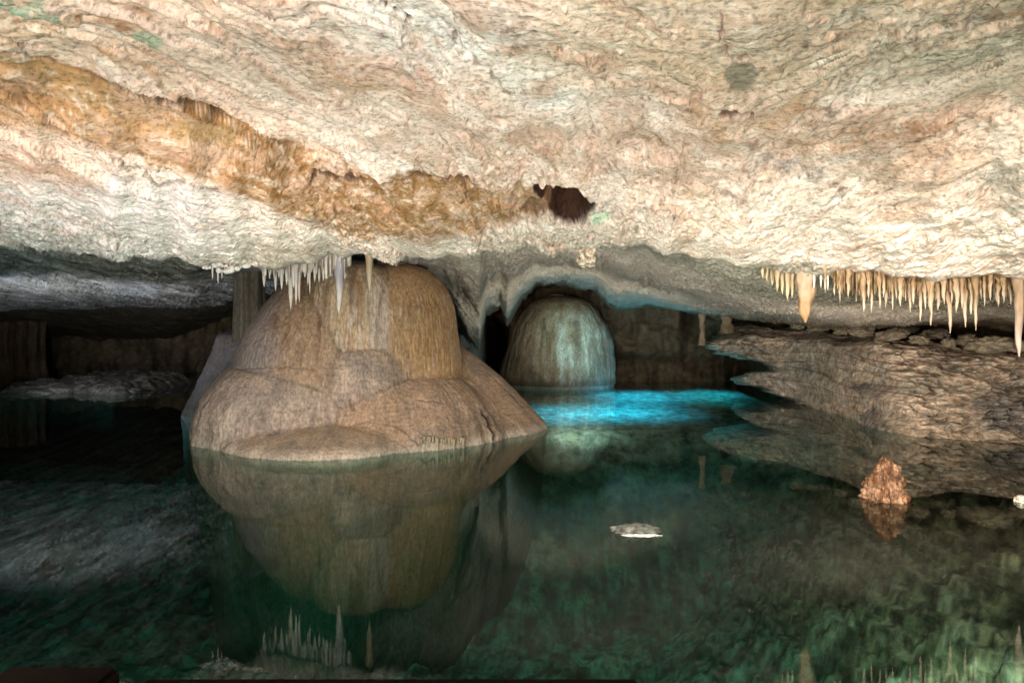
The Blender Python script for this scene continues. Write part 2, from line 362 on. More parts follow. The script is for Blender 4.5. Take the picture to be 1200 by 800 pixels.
stain(920, 203, 36, 7, 10, (.24, .25, .28), .8, 7.2, .4); stain(860, 232, 24, 6, 30, (.28, .18, .15), .7, 7.5); stain(970, 225, 34, 6, 38, (.34, .28, .27), .6, 7.8)
stain(1020, 28, 20, 10, 10, GRY, .35, 8.1); stain(1100, 208, 14, 8, 60, (.28, .24, .2), .5, 8.4)
stain(770, 243, 12, 5, 10, (.30, .22, .20), .6, 8.6); stain(835, 260, 40, 6, 5, (.55, .38, .20), .45, 8.8)
stain(495, 62, 22, 8, 10, (.50, .30, .14), .6, 9.1); stain(505, 180, 18, 6, 5, (.45, .25, .12), .6, 9.4); stain(330, 8, 60, 10, 5, RED, .35, 9.6)
stain(735, 18, 40, 10, 40, (.30, .25, .2), .4, 9.8)
n_e = fbm(U*20, V*38, Hg*30, 3, gain=.75); n_f = fbm(U*7+3, V*20, Hg*20, 4, gain=.7)
fl_ = lipmask*(.65+.35*sstep(-.2, .3, n_a))
C = C*(1+(.30*n_e+.22*n_f)[..., None]*fl_[..., None])
C = mixc(C, (.80, .77, .71), sstep(.12, .42, n_e+.6*n_f)*fl_*.6)
C = mixc(C, (.30, .19, .10), sstep(.14, .42, -n_e+.5*n_f)*fl_*.6)
C = mixc(C, (.52, .30, .20), sstep(.0, .3, fbm(U*2.2, V*8, 11.3, 4, gain=.65)-.08)*fl_*.55)
C = mixc(C, (.15, .09, .055), sstep(.22, .40, -n_f+.35*n_e-.1*n_a)*fl_*.75)
spk = sstep(.25, .1, g1)*sstep(.86, .9, gid)*lipmask
C = mixc(C, (.10, .075, .05), np.clip(spk*.8, 0, 1)*.8)
C = mixc(C, (.045, .02, .012), np.clip(hole*8, 0, 1)); C = mixc(C, (.16, .08, .04), np.clip(hole2*3, 0, 1)*.8)  # hollows coloured near black for the shade inside them
C = mixc(C, (.10, .05, .03), np.clip(cr*1.3, 0, 1)*.9)
# beyond the lip: grey rock, the fall-off of light partly put into its colour
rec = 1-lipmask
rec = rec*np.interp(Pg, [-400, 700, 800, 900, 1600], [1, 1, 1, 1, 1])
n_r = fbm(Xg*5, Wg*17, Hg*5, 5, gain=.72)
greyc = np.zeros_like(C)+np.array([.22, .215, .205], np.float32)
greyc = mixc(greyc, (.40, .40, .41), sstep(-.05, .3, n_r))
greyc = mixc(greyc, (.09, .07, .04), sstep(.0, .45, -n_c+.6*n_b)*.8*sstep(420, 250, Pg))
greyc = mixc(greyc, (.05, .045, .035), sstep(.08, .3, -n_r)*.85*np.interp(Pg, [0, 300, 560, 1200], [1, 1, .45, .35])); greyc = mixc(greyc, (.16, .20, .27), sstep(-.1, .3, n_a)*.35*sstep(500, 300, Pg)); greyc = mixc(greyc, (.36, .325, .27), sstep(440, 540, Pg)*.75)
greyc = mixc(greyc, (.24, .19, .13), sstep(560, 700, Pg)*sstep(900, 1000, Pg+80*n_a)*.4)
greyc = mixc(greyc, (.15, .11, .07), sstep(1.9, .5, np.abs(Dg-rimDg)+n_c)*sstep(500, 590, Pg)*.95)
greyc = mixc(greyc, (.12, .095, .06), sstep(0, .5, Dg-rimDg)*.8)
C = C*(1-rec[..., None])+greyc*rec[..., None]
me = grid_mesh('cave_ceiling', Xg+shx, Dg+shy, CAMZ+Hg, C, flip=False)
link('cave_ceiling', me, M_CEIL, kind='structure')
def ceil_z(px, D):
    i = np.searchsorted(inv, D); j = np.searchsorted(cols, px)
    return float(CAMZ+Hg[min(i, len(inv)-1), min(j, len(cols)-1)])

# the rest of the roof, over and behind the viewpoint
xs = np.linspace(-26, 26, 60); ys = np.linspace(-5, 33, 50); Y2, X2 = np.meshgrid(ys, xs, indexing='ij')
Z2 = 3.75+.15*fbm(X2*.4, Y2*.4, 1., 3)+.9*sstep(-1, -5, Y2)
me = grid_mesh('upper_rock', X2, Y2, Z2, np.zeros(X2.shape+(3,))+np.array([.5, .42, .3]))
link('upper_rock_roof', me, M_WALL, kind='structure')

# ------------------------------------------------------------------ cave walls
wp = np.linspace(-420, 1620, 900)
wD = np.interp(wp, [-420, 0, 120, 240, 300, 500, 540, 552, 566, 572, 590, 598, 700, 760, 845, 862, 900, 1000, 1620],
               [24, 25, 27, 27, 25, 21, 18.6, 18.6, 19.6, 27, 27, 22.6, 22.6, 22.2, 22.2, 23, 20, 19, 16])
wz = np.linspace(-3.2, 4.2, 260)
Zw, Pw = np.meshgrid(wz, wp, indexing='ij')
Dw = np.broadcast_to(wD, Zw.shape).copy()
Xw0 = (Pw-600)*Dw/FPX
rd = fbm(Xw0*.8, Zw*.5, 2.2, 5, gain=.6, ridged=True); ver = fbm(Xw0*2.4, Zw*.25, 7.2, 3)
Dw = Dw - .55*rd - .35*ver + .55*sstep(.95, .5, Zw)*sstep(600, 700, Pw)*sstep(-.6, .2, Zw) + .12*fbm(Xw0*3, Zw*4, 3, 4)
post = np.exp(-((Pw-806)/7.)**2)+np.exp(-((Pw-1170)/9.)**2)
Dw = Dw + .5*post*(Pw < 900)
Xw = (Pw-600)*Dw/FPX
Cw = np.zeros(Zw.shape+(3,), np.float32)+np.array([.20, .155, .10], np.float32)
Cw = mixc(Cw, (.30, .24, .17), sstep(0, .5, fbm(Xw0*1.6, Zw*2, 5, 4)))
Cw = mixc(Cw, (.09, .07, .045), sstep(0, .4, fbm(Xw0*2.4, Zw*.8, 9, 4)))
Cw = mixc(Cw, (.22, .22, .22), sstep(590, 560, Pw)*sstep(520, 545, Pw)*.8)
me = grid_mesh('cave_wall', Xw, Dw, Zw, Cw)
link('cave_wall', me, M_WALL, kind='structure')
def side_wall(pts, seed):
    n = 160; t = np.linspace(0, len(pts)-1, n); x = np.interp(t, range(len(pts)), [p[0] for p in pts]); y = np.interp(t, range(len(pts)), [p[1] for p in pts])
    z = np.linspace(-3.5, 4.6, 60); Z, X = np.meshgrid(z, x, indexing='ij'); Y = np.broadcast_to(y, Z.shape)
    d = .7*fbm(X*.4+seed, Y*.4, Z*.5, 4, ridged=True)
    me = grid_mesh('cave_wall', X+d, Y+.3*d, Z, np.zeros(X.shape+(3,))+np.array([.30, .25, .17]))
    link('cave_wall', me, M_WALL, kind='structure')
side_wall([(-27, 25), (-17, 13), (-9, 4), (-6.5, -1), (-6, -5)], 1.)
side_wall([(19.5, 17), (14, 11), (9.5, 4), (6.5, -1), (6, -5)], 5.)

# ------------------------------------------------------------------ lake bed
bxs = np.concatenate([np.linspace(-26, -9, 60), np.linspace(-9, 12, 430)[1:], np.linspace(12, 24, 60)[1:]])
bys = np.concatenate([np.linspace(-3, 2, 20), 1/np.linspace(1/2.05, 1/29., 420)])
Yb, Xb = np.meshgrid(bys, bxs, indexing='ij')
pxb = 600+Xb*FPX/np.maximum(Yb, 2.5)
deep = -3.1 + .35*fbm(Xb*.3, Yb*.3, 1., 3)
shore = np.interp(Yb, [0, 3, 5, 7, 9, 11, 13, 16, 24], [5.2, 4.6, 3.7, 3.0, 3.0, 3.6, 5.2, 6.2, 6.6])
zz = lerp(deep, -.24-.085*(11-Yb).clip(0, 9), sstep(-1.6, 2.2, Xb-shore))
bank = sstep(11.5, 14.5, Yb+.3*np.abs(Xb-2.5))*sstep(-3, .2, Xb)*sstep(8.5, 6.0, Xb)
zz = lerp(zz, -.36+.27*sstep(15, 21, Yb), bank)
zz = lerp(zz, -1.6, sstep(-1., -4.5, Xb)*sstep(12, 15, Yb)*.6)
near_m = sstep(4.6, 3.2, Yb)*sstep(-4, 2, Xb)*0
q1, q2, qi = worley(Xb*1.3+.3*perlin(Xb, Yb, 1.), Yb*1.6, 1.5)
r1, r2, ri = worley(Xb*3.6+.3*perlin(Xb*2, Yb*2, 1.), Yb*4.6, 7.5)
amp = lerp(1.0, .12, bank)
bn = fbm(Xb*.9+.3*perlin(Xb*2, Yb*2, 3), Yb*.9, 2, 5, gain=.55, ridged=True); bn2 = fbm(Xb*2.6, Yb*2.2, 5, 5, gain=.65)
zz = zz + amp*(.20*bn + .16*bn2 + .05*(qi-.5)*sstep(0, .2, q2-q1) + .04*(ri-.5)) + .03*fbm(Xb*7, Yb*7, 2, 3)
shz = sstep(-1.4, .2, Xb-shore)*(1-bank)
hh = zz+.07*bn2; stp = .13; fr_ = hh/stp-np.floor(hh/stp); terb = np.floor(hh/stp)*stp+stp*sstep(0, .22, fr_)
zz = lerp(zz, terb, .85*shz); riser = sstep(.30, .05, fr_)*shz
zz = np.minimum(zz, -.06)
Cb = np.zeros(Xb.shape+(3,), np.float32)+np.array([.52, .36, .23], np.float32)
Cb = mixc(Cb, (.46, .42, .33), sstep(.4, .9, qi)*.8)
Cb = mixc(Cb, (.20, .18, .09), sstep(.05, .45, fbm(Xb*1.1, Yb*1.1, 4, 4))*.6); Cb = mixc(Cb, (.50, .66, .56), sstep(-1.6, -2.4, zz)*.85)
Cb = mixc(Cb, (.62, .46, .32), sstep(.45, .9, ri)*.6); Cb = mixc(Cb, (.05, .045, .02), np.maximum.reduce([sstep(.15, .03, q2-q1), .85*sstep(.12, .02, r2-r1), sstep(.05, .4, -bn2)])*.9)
Cb = mixc(Cb, (.04, .03, .015), riser*.85); Cb = mixc(Cb, (.55, .46, .34), sstep(.45, .8, fr_)*shz*sstep(-.1, .3, bn2)*.7)  # step faces darkened: their shade is put into the colour
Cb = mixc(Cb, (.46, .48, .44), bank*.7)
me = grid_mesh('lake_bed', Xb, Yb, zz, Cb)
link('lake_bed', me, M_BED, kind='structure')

# ------------------------------------------------------------------ water: one closed body
mw = bpy.data.materials.new('still cenote water'); mw.use_nodes = True
nt = mw.node_tree; N = nt.nodes; L = nt.links; N.remove(N['Principled BSDF']); outn = N['Material Output']
tr = N.new('ShaderNodeBsdfTransparent'); gl = N.new('ShaderNodeBsdfGlossy'); gl.inputs['Roughness'].default_value = .004
gl.inputs['Color'].default_value = (.88, .93, .90, 1)
fr = N.new('ShaderNodeFresnel'); fr.inputs['IOR'].default_value = 1.33
mx = N.new('ShaderNodeMixShader'); L.new(fr.outputs[0], mx.inputs[0]); L.new(tr.outputs[0], mx.inputs[1]); L.new(gl.outputs[0], mx.inputs[2])
tcw = N.new('ShaderNodeTexCoord'); nw = N.new('ShaderNodeTexNoise'); nw.inputs['Scale'].default_value = 2.3; nw.inputs['Detail'].default_value = 2
L.new(tcw.outputs['Object'], nw.inputs[0])
bw = N.new('ShaderNodeBump'); bw.inputs['Strength'].default_value = .12; bw.inputs['Distance'].default_value = .003
L.new(nw.outputs[0], bw.inputs['Height']); L.new(bw.outputs[0], gl.inputs['Normal'])
L.new(mx.outputs[0], outn.inputs['Surface'])
ab = N.new('ShaderNodeVolumeAbsorption'); ab.inputs['Color'].default_value = (.06, .86, .80, 1); ab.inputs['Density'].default_value = .21
L.new(ab.outputs[0], outn.inputs['Volume'])
bm = bmesh.new(); bmesh.ops.create_cube(bm, size=1)
for v in bm.verts: v.co = Vector((v.co.x*60, v.co.y*42+15, -3 + v.co.z*6))
me = bpy.data.meshes.new('water'); bm.to_mesh(me); bm.free()
link('water', me, mw, kind='structure')

# ------------------------------------------------------------------ stalagmites built as lobes round an axis
def lobed(axis, lobes, thetas, zs, k=.035):
    T, Z = np.meshgrid(zs, thetas, indexing='ij')[::-1]
    dx = np.cos(T); dy = np.sin(T)
    Rs = []
    for (cx, cy, prof) in lobes:
        pz = [p[0] for p in prof]; pr = [p[1] for p in prof]
        zf = np.linspace(-3.5, 3.2, 800); rf = np.interp(zf, pz, pr, right=0); kr = np.exp(-(np.arange(-12, 13)/6.)**2); kr /= kr.sum()
        rf = np.convolve(np.pad(rf, 12, mode='edge'), kr, 'valid')
        R = np.interp(Z, zf, rf)
        R = np.where(Z > pz[-1], -1, R)
        ox, oy = cx-axis[0], cy-axis[1]
        par = ox*dx+oy*dy; per = ox*dy-oy*dx
        # soften: let the lobe narrow to nothing instead of stopping
        q = np.where(R > 0, R*R-per*per, -1)
        Rs.append(np.where(q > 0, par+np.sqrt(np.maximum(q, 0)), 0.05))
    Rs = np.stack(Rs); idx = Rs.argmax(0); m = Rs.max(0)
    r = m + k*np.log(np.exp((Rs-m)/k).sum(0))
    srt = np.sort(Rs, 0); seam = srt[-1]-srt[-2]
    global SW
    SW = np.exp((Rs-m)/.05); SW = SW/SW.sum(0)
    return T, Z, r, idx, seam

th = np.concatenate([np.linspace(math.radians(-200), math.radians(20), 640, endpoint=False), np.linspace(math.radians(20), math.radians(160), 60, endpoint=False)])
zs = np.concatenate([np.linspace(-3.4, -.05, 30, endpoint=False), np.linspace(-.05, 2.61, 350)])
AX = (-2.25, 11.4)
LOBES = [
 (-2.95, 11.25, [(-2, 1.25), (.9, 1.25), (1.02, 1.24), (1.28, 1.17), (1.6, 1.03), (1.92, .81), (2.31, .49), (2.44, .30), (2.5, .1)]),   # left dome
 (-2.32, 11.00, [(-2, .8), (1.0, .78), (1.6, .74), (2.2, .68), (2.42, .58), (2.54, .40), (2.60, .1)]),                                                         # central column
 (-1.75, 11.30, [(-2, 1.0), (1.2, .97), (1.5, .93), (1.9, .87), (2.15, .79), (2.36, .64), (2.5, .47), (2.58, .25), (2.62, .1)]),                         # right dome
 (-3.25, 11.00, [(-3.4, .9), (-1., 1.36), (0, 1.41), (.3, 1.40), (.5, 1.33), (.7, 1.22), (.9, 1.04), (1.03, .86), (1.12, .60), (1.18, .1)]),        # left mound
 (-2.20, 11.05, [(-2, .9), (.3, .9), (.5, .98), (.8, 1.0), (1.1, .93), (1.28, .84), (1.36, .66), (1.40, .1)]),                   # rough wedge
 (-1.20, 12.20, [(-3.4, 1.2), (-1., 1.7), (.04, 1.77), (.25, 1.56), (.46, 1.34), (.82, .98), (1.03, .74), (1.2, .52), (1.34, .3), (1.4, .1)]),      # right mound
 (-1.62, 11.10, [(-3.4, .9), (-1., 1.4), (0, 1.50), (.2, 1.44), (.45, 1.28), (.7, 1.06), (.85, .84), (.95, .55), (1.0, .1)]),                      # front right bulge
 (-2.55, 10.35, [(-3.4, .7), (-1., 1.2), (0, 1.38), (.07, 1.34), (.15, 1.20), (.23, .96), (.30, .66), (.34, .2)]),                                # front apron
]
T, Z, r, idx, seam = lobed(AX, LOBES, th, zs, k=lerp(.10, .045, sstep(.85, 1.25, np.meshgrid(zs, th, indexing='ij')[0]))); SW0 = SW
offw = (idx == 4) & ((np.cos(T) > .62) | (np.cos(T) < -.62) | (np.sin(T) > 0) | (Z < .5)); idx = np.where(offw, np.where(np.cos(T) > 0, 6, 3), idx)
X = AX[0]+r*np.cos(T); Y = AX[1]+r*np.sin(T)
fl = perlin(X*16, Y*16, Z*.9)*.5+perlin(X*34, Y*34, Z*1.6)*.5
smooth_id = (idx <= 2)
rough = np.where(idx == 4, 1.0, np.where(idx >= 5, .45, np.where(idx == 3, .5, .18)))
pop = fbm(X*14, Y*14, Z*14, 3)
wave = fbm(X*1.2, Y*1.2, Z*2.2, 3)
terr = fbm(X*1.5, Y*1.5, Z*22+3*wave, 3)
dr = np.where(smooth_id, .012*fl, .006*fl) + .020*rough*pop + .045*wave*np.where(smooth_id, .35, 1.) + np.where(idx >= 3, .014*terr, 0.)*sstep(.9, .3, Z)
# pleats down the central column
rib = fbm(T*26, Z*2.5, 3.3, 3, gain=.7)+.6*fbm(X*9+Z*7, Y*9, Z*30, 3)
dr = dr + np.where(idx >= 3, .014, .004)*rib + np.where(idx >= 3, .055, .02)*perlin(T*5.5, Z*.8, 4.4)*sstep(1.5, .6, Z) + .03*perlin(T*11, Z*1.5, 2.4)*sstep(1.2, .0, Z)
dr = dr + np.where(idx == 1, .014*np.abs(perlin(X*9, Y*9, Z*.3)), 0)
# a few hairline fissures
Pp = 600+X*FPX/Y; PPy = YH-(Z-CAMZ)*FPX/Y
def seg(pts, w):
    dd = np.full(Pp.shape, 99.); jx = Pp+2.5*perlin(Pp/9., PPy/9., 1.); jy = PPy+2.5*perlin(Pp/9., PPy/9., 4.)
    for (a, b), (c, d) in zip(pts[:-1], pts[1:]):
        vx, vy = c-a, d-b; t = np.clip(((jx-a)*vx+(jy-b)*vy)/(vx*vx+vy*vy), 0, 1)
        dd = np.minimum(dd, np.hypot(jx-a-t*vx, jy-b-t*vy))
    return sstep(w, w*.3, dd)*(np.sin(T) < .2)
fis = np.maximum.reduce([seg([(566, 484), (573, 494), (579, 512)], 3.6), seg([(488, 468), (520, 472)], 1.6)*.4, seg([(465, 500), (480, 512), (492, 522)], 1.5)*.4,
                         seg([(545, 412), (575, 440), (612, 476)], 1.8)*.4, seg([(372, 318), (374, 380), (372, 428)], 2.2)*.3, seg([(278, 432), (330, 430), (372, 433)], 1.6)*.25,
                         seg([(400, 500), (430, 494), (470, 500)], 1.5)*.25, seg([(410, 470), (414, 480)], 2.4)*.5])
dr = dr - .06*fis
rr = r+dr
X = AX[0]+rr*np.cos(T); Y = AX[1]+rr*np.sin(T)
st1 = perlin(X*7, Y*7, Z*.35); st2 = perlin(X*20, Y*20, Z*.8); bl = fbm(X*2, Y*2, Z*2, 4)
C = np.zeros(Z.shape+(3,), np.float32)+.3
def setid(i, col, var=None):
    global C
    C += (np.array(col, np.float32)-.3)*SW0[i][..., None]
setid(0, (.37, .275, .185)); setid(1, (.45, .365, .245)); setid(2, (.40, .275, .15)); setid(3, (.45, .385, .325)); setid(4, (.40, .34, .28))
setid(5, (.44, .325, .22)); setid(6, (.45, .335, .235)); setid(7, (.48, .39, .29))
C = mixc(C, (.20, .10, .045), sstep(.05, .5, st1)*np.where(idx <= 2, .6, .12)*sstep(.9, 1.5, Z+.3*bl))
C = mixc(C, (.56, .52, .45), sstep(.05, .5, st2+.4*st1)*np.where(idx == 1, .75, np.where(idx == 2, .35, .12))*sstep(2.5, 1.6, Z+.3*st1))
C = mixc(C, (.50, .47, .42), sstep(425, 440, Pp)*sstep(462, 450, Pp)*(idx <= 2)*sstep(2.5, 2.0, Z)*.7)
C = C*(1+(.34*np.clip(rib, -1, 1)+.20*pop)[..., None])
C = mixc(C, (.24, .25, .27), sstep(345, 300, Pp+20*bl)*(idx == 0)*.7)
C = mixc(C, (.46, .31, .14), sstep(445, 475, Pp+20*st1)*(idx <= 2)*sstep(-.2, .3, st1)*.5)
C = mixc(C, (.20, .185, .175), (idx >= 3)*sstep(-.05, .4, bl+.3*pop)*.55)
C = mixc(C, (.19, .16, .145), (idx == 3)*sstep(.1, .5, perlin(T*14, Z*1.2, 3.))*.5)
C = mixc(C, (.40, .30, .19), (idx >= 5)*sstep(.0, .5, -bl)*.5)
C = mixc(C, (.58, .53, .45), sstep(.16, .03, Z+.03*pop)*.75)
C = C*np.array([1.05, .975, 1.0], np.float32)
C = mixc(C, (.05, .045, .02), sstep(-.02, -.25, Z)*.85)  # below the waterline: darkness put into the colour to hide lamplight
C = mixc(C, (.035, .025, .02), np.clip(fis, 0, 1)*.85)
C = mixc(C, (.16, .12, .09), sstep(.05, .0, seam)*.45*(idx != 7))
MAINC = dict(label='huge domed flowstone stalagmite rising from the water to the ceiling left of centre', cat='stalagmite')
root = link('stalagmite', None, None, label=MAINC['label'], cat=MAINC['cat'], loc=(AX[0], AX[1], 0))
names = {0: ('upper_dome', 'smooth brown dome at its upper left'), 1: ('central_column', 'pale fluted column at its middle'), 2: ('upper_dome', 'ochre dome at its upper right'),
         3: ('lower_mound', 'grey rounded mound at its left foot'), 4: ('rough_wedge', 'rough grey wedge at its middle'), 5: ('lower_mound', 'long brown slope at its right foot'),
         6: ('lower_mound', 'brown bulge low at the front'), 7: ('front_apron', 'pale low apron at the waterline')}
fid = idx[:-1, :]
for k_, (nm, lb) in names.items():
    fm = (fid == k_)
    if fm.sum() < 30: continue
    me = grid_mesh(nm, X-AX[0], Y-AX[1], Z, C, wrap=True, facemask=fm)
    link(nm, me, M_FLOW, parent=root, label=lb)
# drip fringe at the waterline of the front bulge
def cone_mesh(name, length, r0, r1, seed, bend=0, pw=.8, seg_=10, rows=14, tipw=True, col=(.5, .42, .3), tipcol=(.75, .72, .68), knob=.25):
    rs = np.random.RandomState(seed)
    t = np.linspace(0, 1, rows)[:, None]; a = np.linspace(0, 2*np.pi, seg_, endpoint=False)[None, :]
    prof = (r0-r1*.6)*(1-t)**pw + r1*t**.5*(1-sstep(.85, 1, t)*.7)
    lump = 1+knob*(perlin(np.cos(a)*1.2+seed, np.sin(a)*1.2, t*6+seed*.7)+.6*perlin(np.cos(a)*3, np.sin(a)*3+seed, t*3))
    prof = prof*lump
    ox = bend*t*t+.12*r0*perlin(t*3+seed, 0., .5); oy = .12*r0*perlin(t*3, seed*1., 7.5)
    X_ = prof*np.cos(a)+ox; Y_ = prof*np.sin(a)*.9+oy; Z_ = -length*t+0*a
    X_ = np.vstack([X_, np.full((1, seg_), ox[-1, 0])]); Y_ = np.vstack([Y_, np.full((1, seg_), oy[-1, 0])]); Z_ = np.vstack([Z_, np.full((1, seg_), -length-r1*.4)])
    tt = np.vstack([t+0*a, np.ones((1, seg_))])
    cc = np.zeros(tt.shape+(3,), np.float32)+np.array(col, np.float32)
    cc = mixc(cc, tipcol, sstep(.35, .85, tt+.2*perlin(tt*3+seed, a, 1.)))
    return grid_mesh(name, X_, Y_, Z_, cc, wrap=True, flip=True)

# ------------------------------------------------------------------ the far dome
th2 = np.concatenate([np.linspace(math.radians(-200), math.radians(20), 300, endpoint=False), np.linspace(math.radians(20), math.radians(160), 40, endpoint=False)])
zs2 = np.linspace(-1.2, 2.57, 240); AX2 = (1.30, 21.1)
T, Z, r, idx, seam = lobed(AX2, [
 (1.38, 21.1, [(-2, 1.50), (0, 1.48), (.6, 1.46), (1.2, 1.36), (1.7, 1.25), (2.1, 1.05), (2.33, .86), (2.47, .58), (2.55, .2)]),
 (.98, 21.2, [(-2, 1.42), (0, 1.36), (.6, 1.24), (1.2, 1.02), (1.8, .74), (2.2, .45), (2.4, .1)]),
 (2.1, 20.9, [(-2, .8), (.8, .76), (1.3, .70), (1.7, .5), (2.0, .1)])], th2, zs2, k=.12)
X = AX2[0]+r*np.cos(T); Y = AX2[1]+r*np.sin(T)
s1 = perlin(X*5, Y*5, Z*.3); s2 = perlin(X*14, Y*14, Z*.6); bl = fbm(X*2, Y*2, Z*2, 4)
r = r+.03*s1+.009*s2+.06*bl
r = r*(1-.03*sstep(.12, .0, Z)*sstep(-.3, 0, Z))
X = AX2[0]+r*np.cos(T); Y = AX2[1]+r*np.sin(T); Pp = 600+X*FPX/Y
C = np.zeros(Z.shape+(3,), np.float32)+np.array([.36, .29, .20], np.float32)
C = mixc(C, (.56, .61, .57), sstep(630, 680, Pp+40*s1+30*bl)*sstep(2.35, 1.7, Z+.5*bl)*(.35+.6*sstep(-.2, .3, s2+bl)))  # pale green lamplight on the right side put into the colour
C = mixc(C, (.20, .15, .12), np.exp(-((Pp-676)/5.)**2)*sstep(2.2, 1.6, Z)*sstep(.3, .9, Z)*.7+np.exp(-((Pp-694)/6.)**2)*sstep(1.8, 1.4, Z)*sstep(.5, .9, Z)*.5)
C = mixc(C, (.16, .12, .08), sstep(.1, .5, -s1+.5*s2)*.5)
C = mixc(C, (.13, .10, .08), sstep(.30, .12, Z)*.6); C = mixc(C, (.5, .5, .48), sstep(.07, .03, Z)*.6)
me = grid_mesh('stalagmite', X-AX2[0], Y-AX2[1], Z, C, wrap=True)
link('stalagmite', me, M_FLOW, label='distant rounded dome stalagmite standing in glowing blue water, greenish light painted on its right side', cat='stalagmite', loc=(AX2[0], AX2[1], 0))

# ------------------------------------------------------------------ grey leaning stalagmite and column behind the big one, left
cx3 = (268-600)*13.6/FPX
T, Z, r, idx, seam = lobed((cx3, 14.2), [(cx3, 14.2, [(-2, .9), (-.02, 1.04), (.06, 1.02), (.15, .98), (.7, .72), (1.25, .50), (1.5, .42), (1.6, .1)]),
                                           (cx3+.45, 14.2, [(-2, .9), (0, 1.0), (.8, .8), (1.5, .62), (1.66, .2)])], np.linspace(-math.pi, math.pi, 180, endpoint=False), np.linspace(-1.2, 1.68, 170), k=.08)
X = cx3+r*np.cos(T); Y = 14.2+r*np.sin(T); bl = fbm(X*2, Y*2, Z*3, 4); r = r+.05*bl
X = cx3+r*np.cos(T); Y = 14.2+r*np.sin(T)
C = np.zeros(Z.shape+(3,), np.float32)+np.array([.12, .11, .115], np.float32)
C = mixc(C, (.03, .03, .02), sstep(-.02, -.2, Z)*.9); C = mixc(C, (.13, .11, .10), sstep(0, .4, bl)*sstep(-.1, 0, Z)); C = mixc(C, (.26, .25, .25), sstep(.16, .05, Z)*.6)  # submerged part blackened in colour first, so it does not look lit
me = grid_mesh('stalagmite', X-cx3, Y-14.2, Z, C, wrap=True)
link('stalagmite', me, M_FLOW, label='grey sloping stalagmite half hidden behind the left side of the huge domed one', cat='stalagmite', loc=(cx3, 14.2, 0))
cx4, cy4 = (292-600)*13.2/FPX, 13.2
a = np.linspace(-math.pi, math.pi, 120, endpoint=False); z = np.linspace(1.35, 3.5, 120); T, Z = np.meshgrid(z, a, indexing='ij')[::-1]
r = .25*(1+.10*np.sin(Z*2))*(1+.16*np.abs(np.sin(T*3.5+.6)))+.03*perlin(np.cos(T)*4, np.sin(T)*4, Z*.8)+.05*sstep(2.5, 2.8, Z)
C = np.zeros(Z.shape+(3,), np.float32)+np.array([.11, .10, .075], np.float32); C = mixc(C, (.19, .175, .13), sstep(0, .5, perlin(T*3, Z*.4, 1.)))
me = grid_mesh('rock_column', r*np.cos(T), r*np.sin(T), Z-1.35, C, wrap=True)
link('rock_column', me, M_FLOW, label='grooved grey rock column joining the grey sloping stalagmite to the roof', cat='column', loc=(cx4, cy4, 1.35))

# ------------------------------------------------------------------ stalactites
def stalactite(tipx, tipy, w, basey, D, label, group=None, col=(.5, .42, .3), tipcol=(.78, .74, .70), seed=1, rows=14, seg_=10, knob=.25, r1=None, pw=.9, name='stalactite', cat='stalactite'):
    x, y, zt = at(tipx, tipy, D); zb = at(tipx, basey, D)[2]
    L_ = max(zb-zt, .04)+.15; w *= .98
    me = cone_mesh(name, L_, w*D/FPX/2, (r1 or .22*w*D/FPX/2), seed, 0, pw, seg_, rows, col=col, tipcol=tipcol, knob=knob)
    return link(name, me, M_TITE, label=label, cat=cat, group=group, loc=(x, y, zt+L_))
WH = (.66, .63, .60); PK = (.60, .52, .50); TAN = (.58, .44, .28)
left = [(309.5, 336, 8), (316, 327, 5), (323, 341, 7), (330, 339, 8), (340.6, 362, 10), (347, 357, 7), (350.5, 354, 6), (352.5, 326, 5), (357, 325, 6), (361, 334, 6), (363, 344, 4),
        (369, 330, 7), (374, 331, 6), (379, 329, 7), (384, 326, 6), (397.5, 367, 15), (404, 327, 8), (389, 324, 6), (327, 326, 5), (336, 334, 7), (344, 337, 7)]
ll = {0: 'leftmost stubby white stalactite of the row over the huge stalagmite', 2: 'slim white stalactite just right of the stubby first of the row',
      4: 'longest white stalactite of the left row, in front of the brown dome', 15: 'thick violet white stalactite tapering in front of the pale fluted column', 10: 'thin thread-like stalactite between the longest pair and the thick violet one'}
for i, (x, y, w) in enumerate(left):
    D = 9.08+.12*((i*7) % 5)/5
    stalactite(x, y, w, 314, D, ll.get(i, 'short white stalactite, %s from the left in the row over the huge stalagmite' % ['first','second','third','fourth','fifth','sixth','seventh','eighth','ninth','tenth','eleventh','twelfth','thirteenth','fourteenth','fifteenth','sixteenth','seventeenth','eighteenth','nineteenth','twentieth','twenty-first'][sorted(left).index((x, y, w))]),
               'white stalactites over the huge stalagmite', col=(.50, .47, .46) if i != 15 else (.36, .35, .42), tipcol=WH, seed=i+3)
stalactite(433, 341, 12, 306, 9.2, 'faint tan stalactite against the ochre face of the huge stalagmite', col=(.42, .34, .22), tipcol=(.48, .42, .33), seed=44)
for i, (x, y, w) in enumerate([(249, 327, 4), (255.5, 332, 4), (260, 327, 3)]):
    stalactite(x, y, w, 317, 8.7, 'tiny white straw stalactite under the white crust, %s of three' % ['left', 'middle', 'right'][i], 'tiny straws under the white crust', col=WH, tipcol=WH, seed=60+i, seg_=7, rows=8)
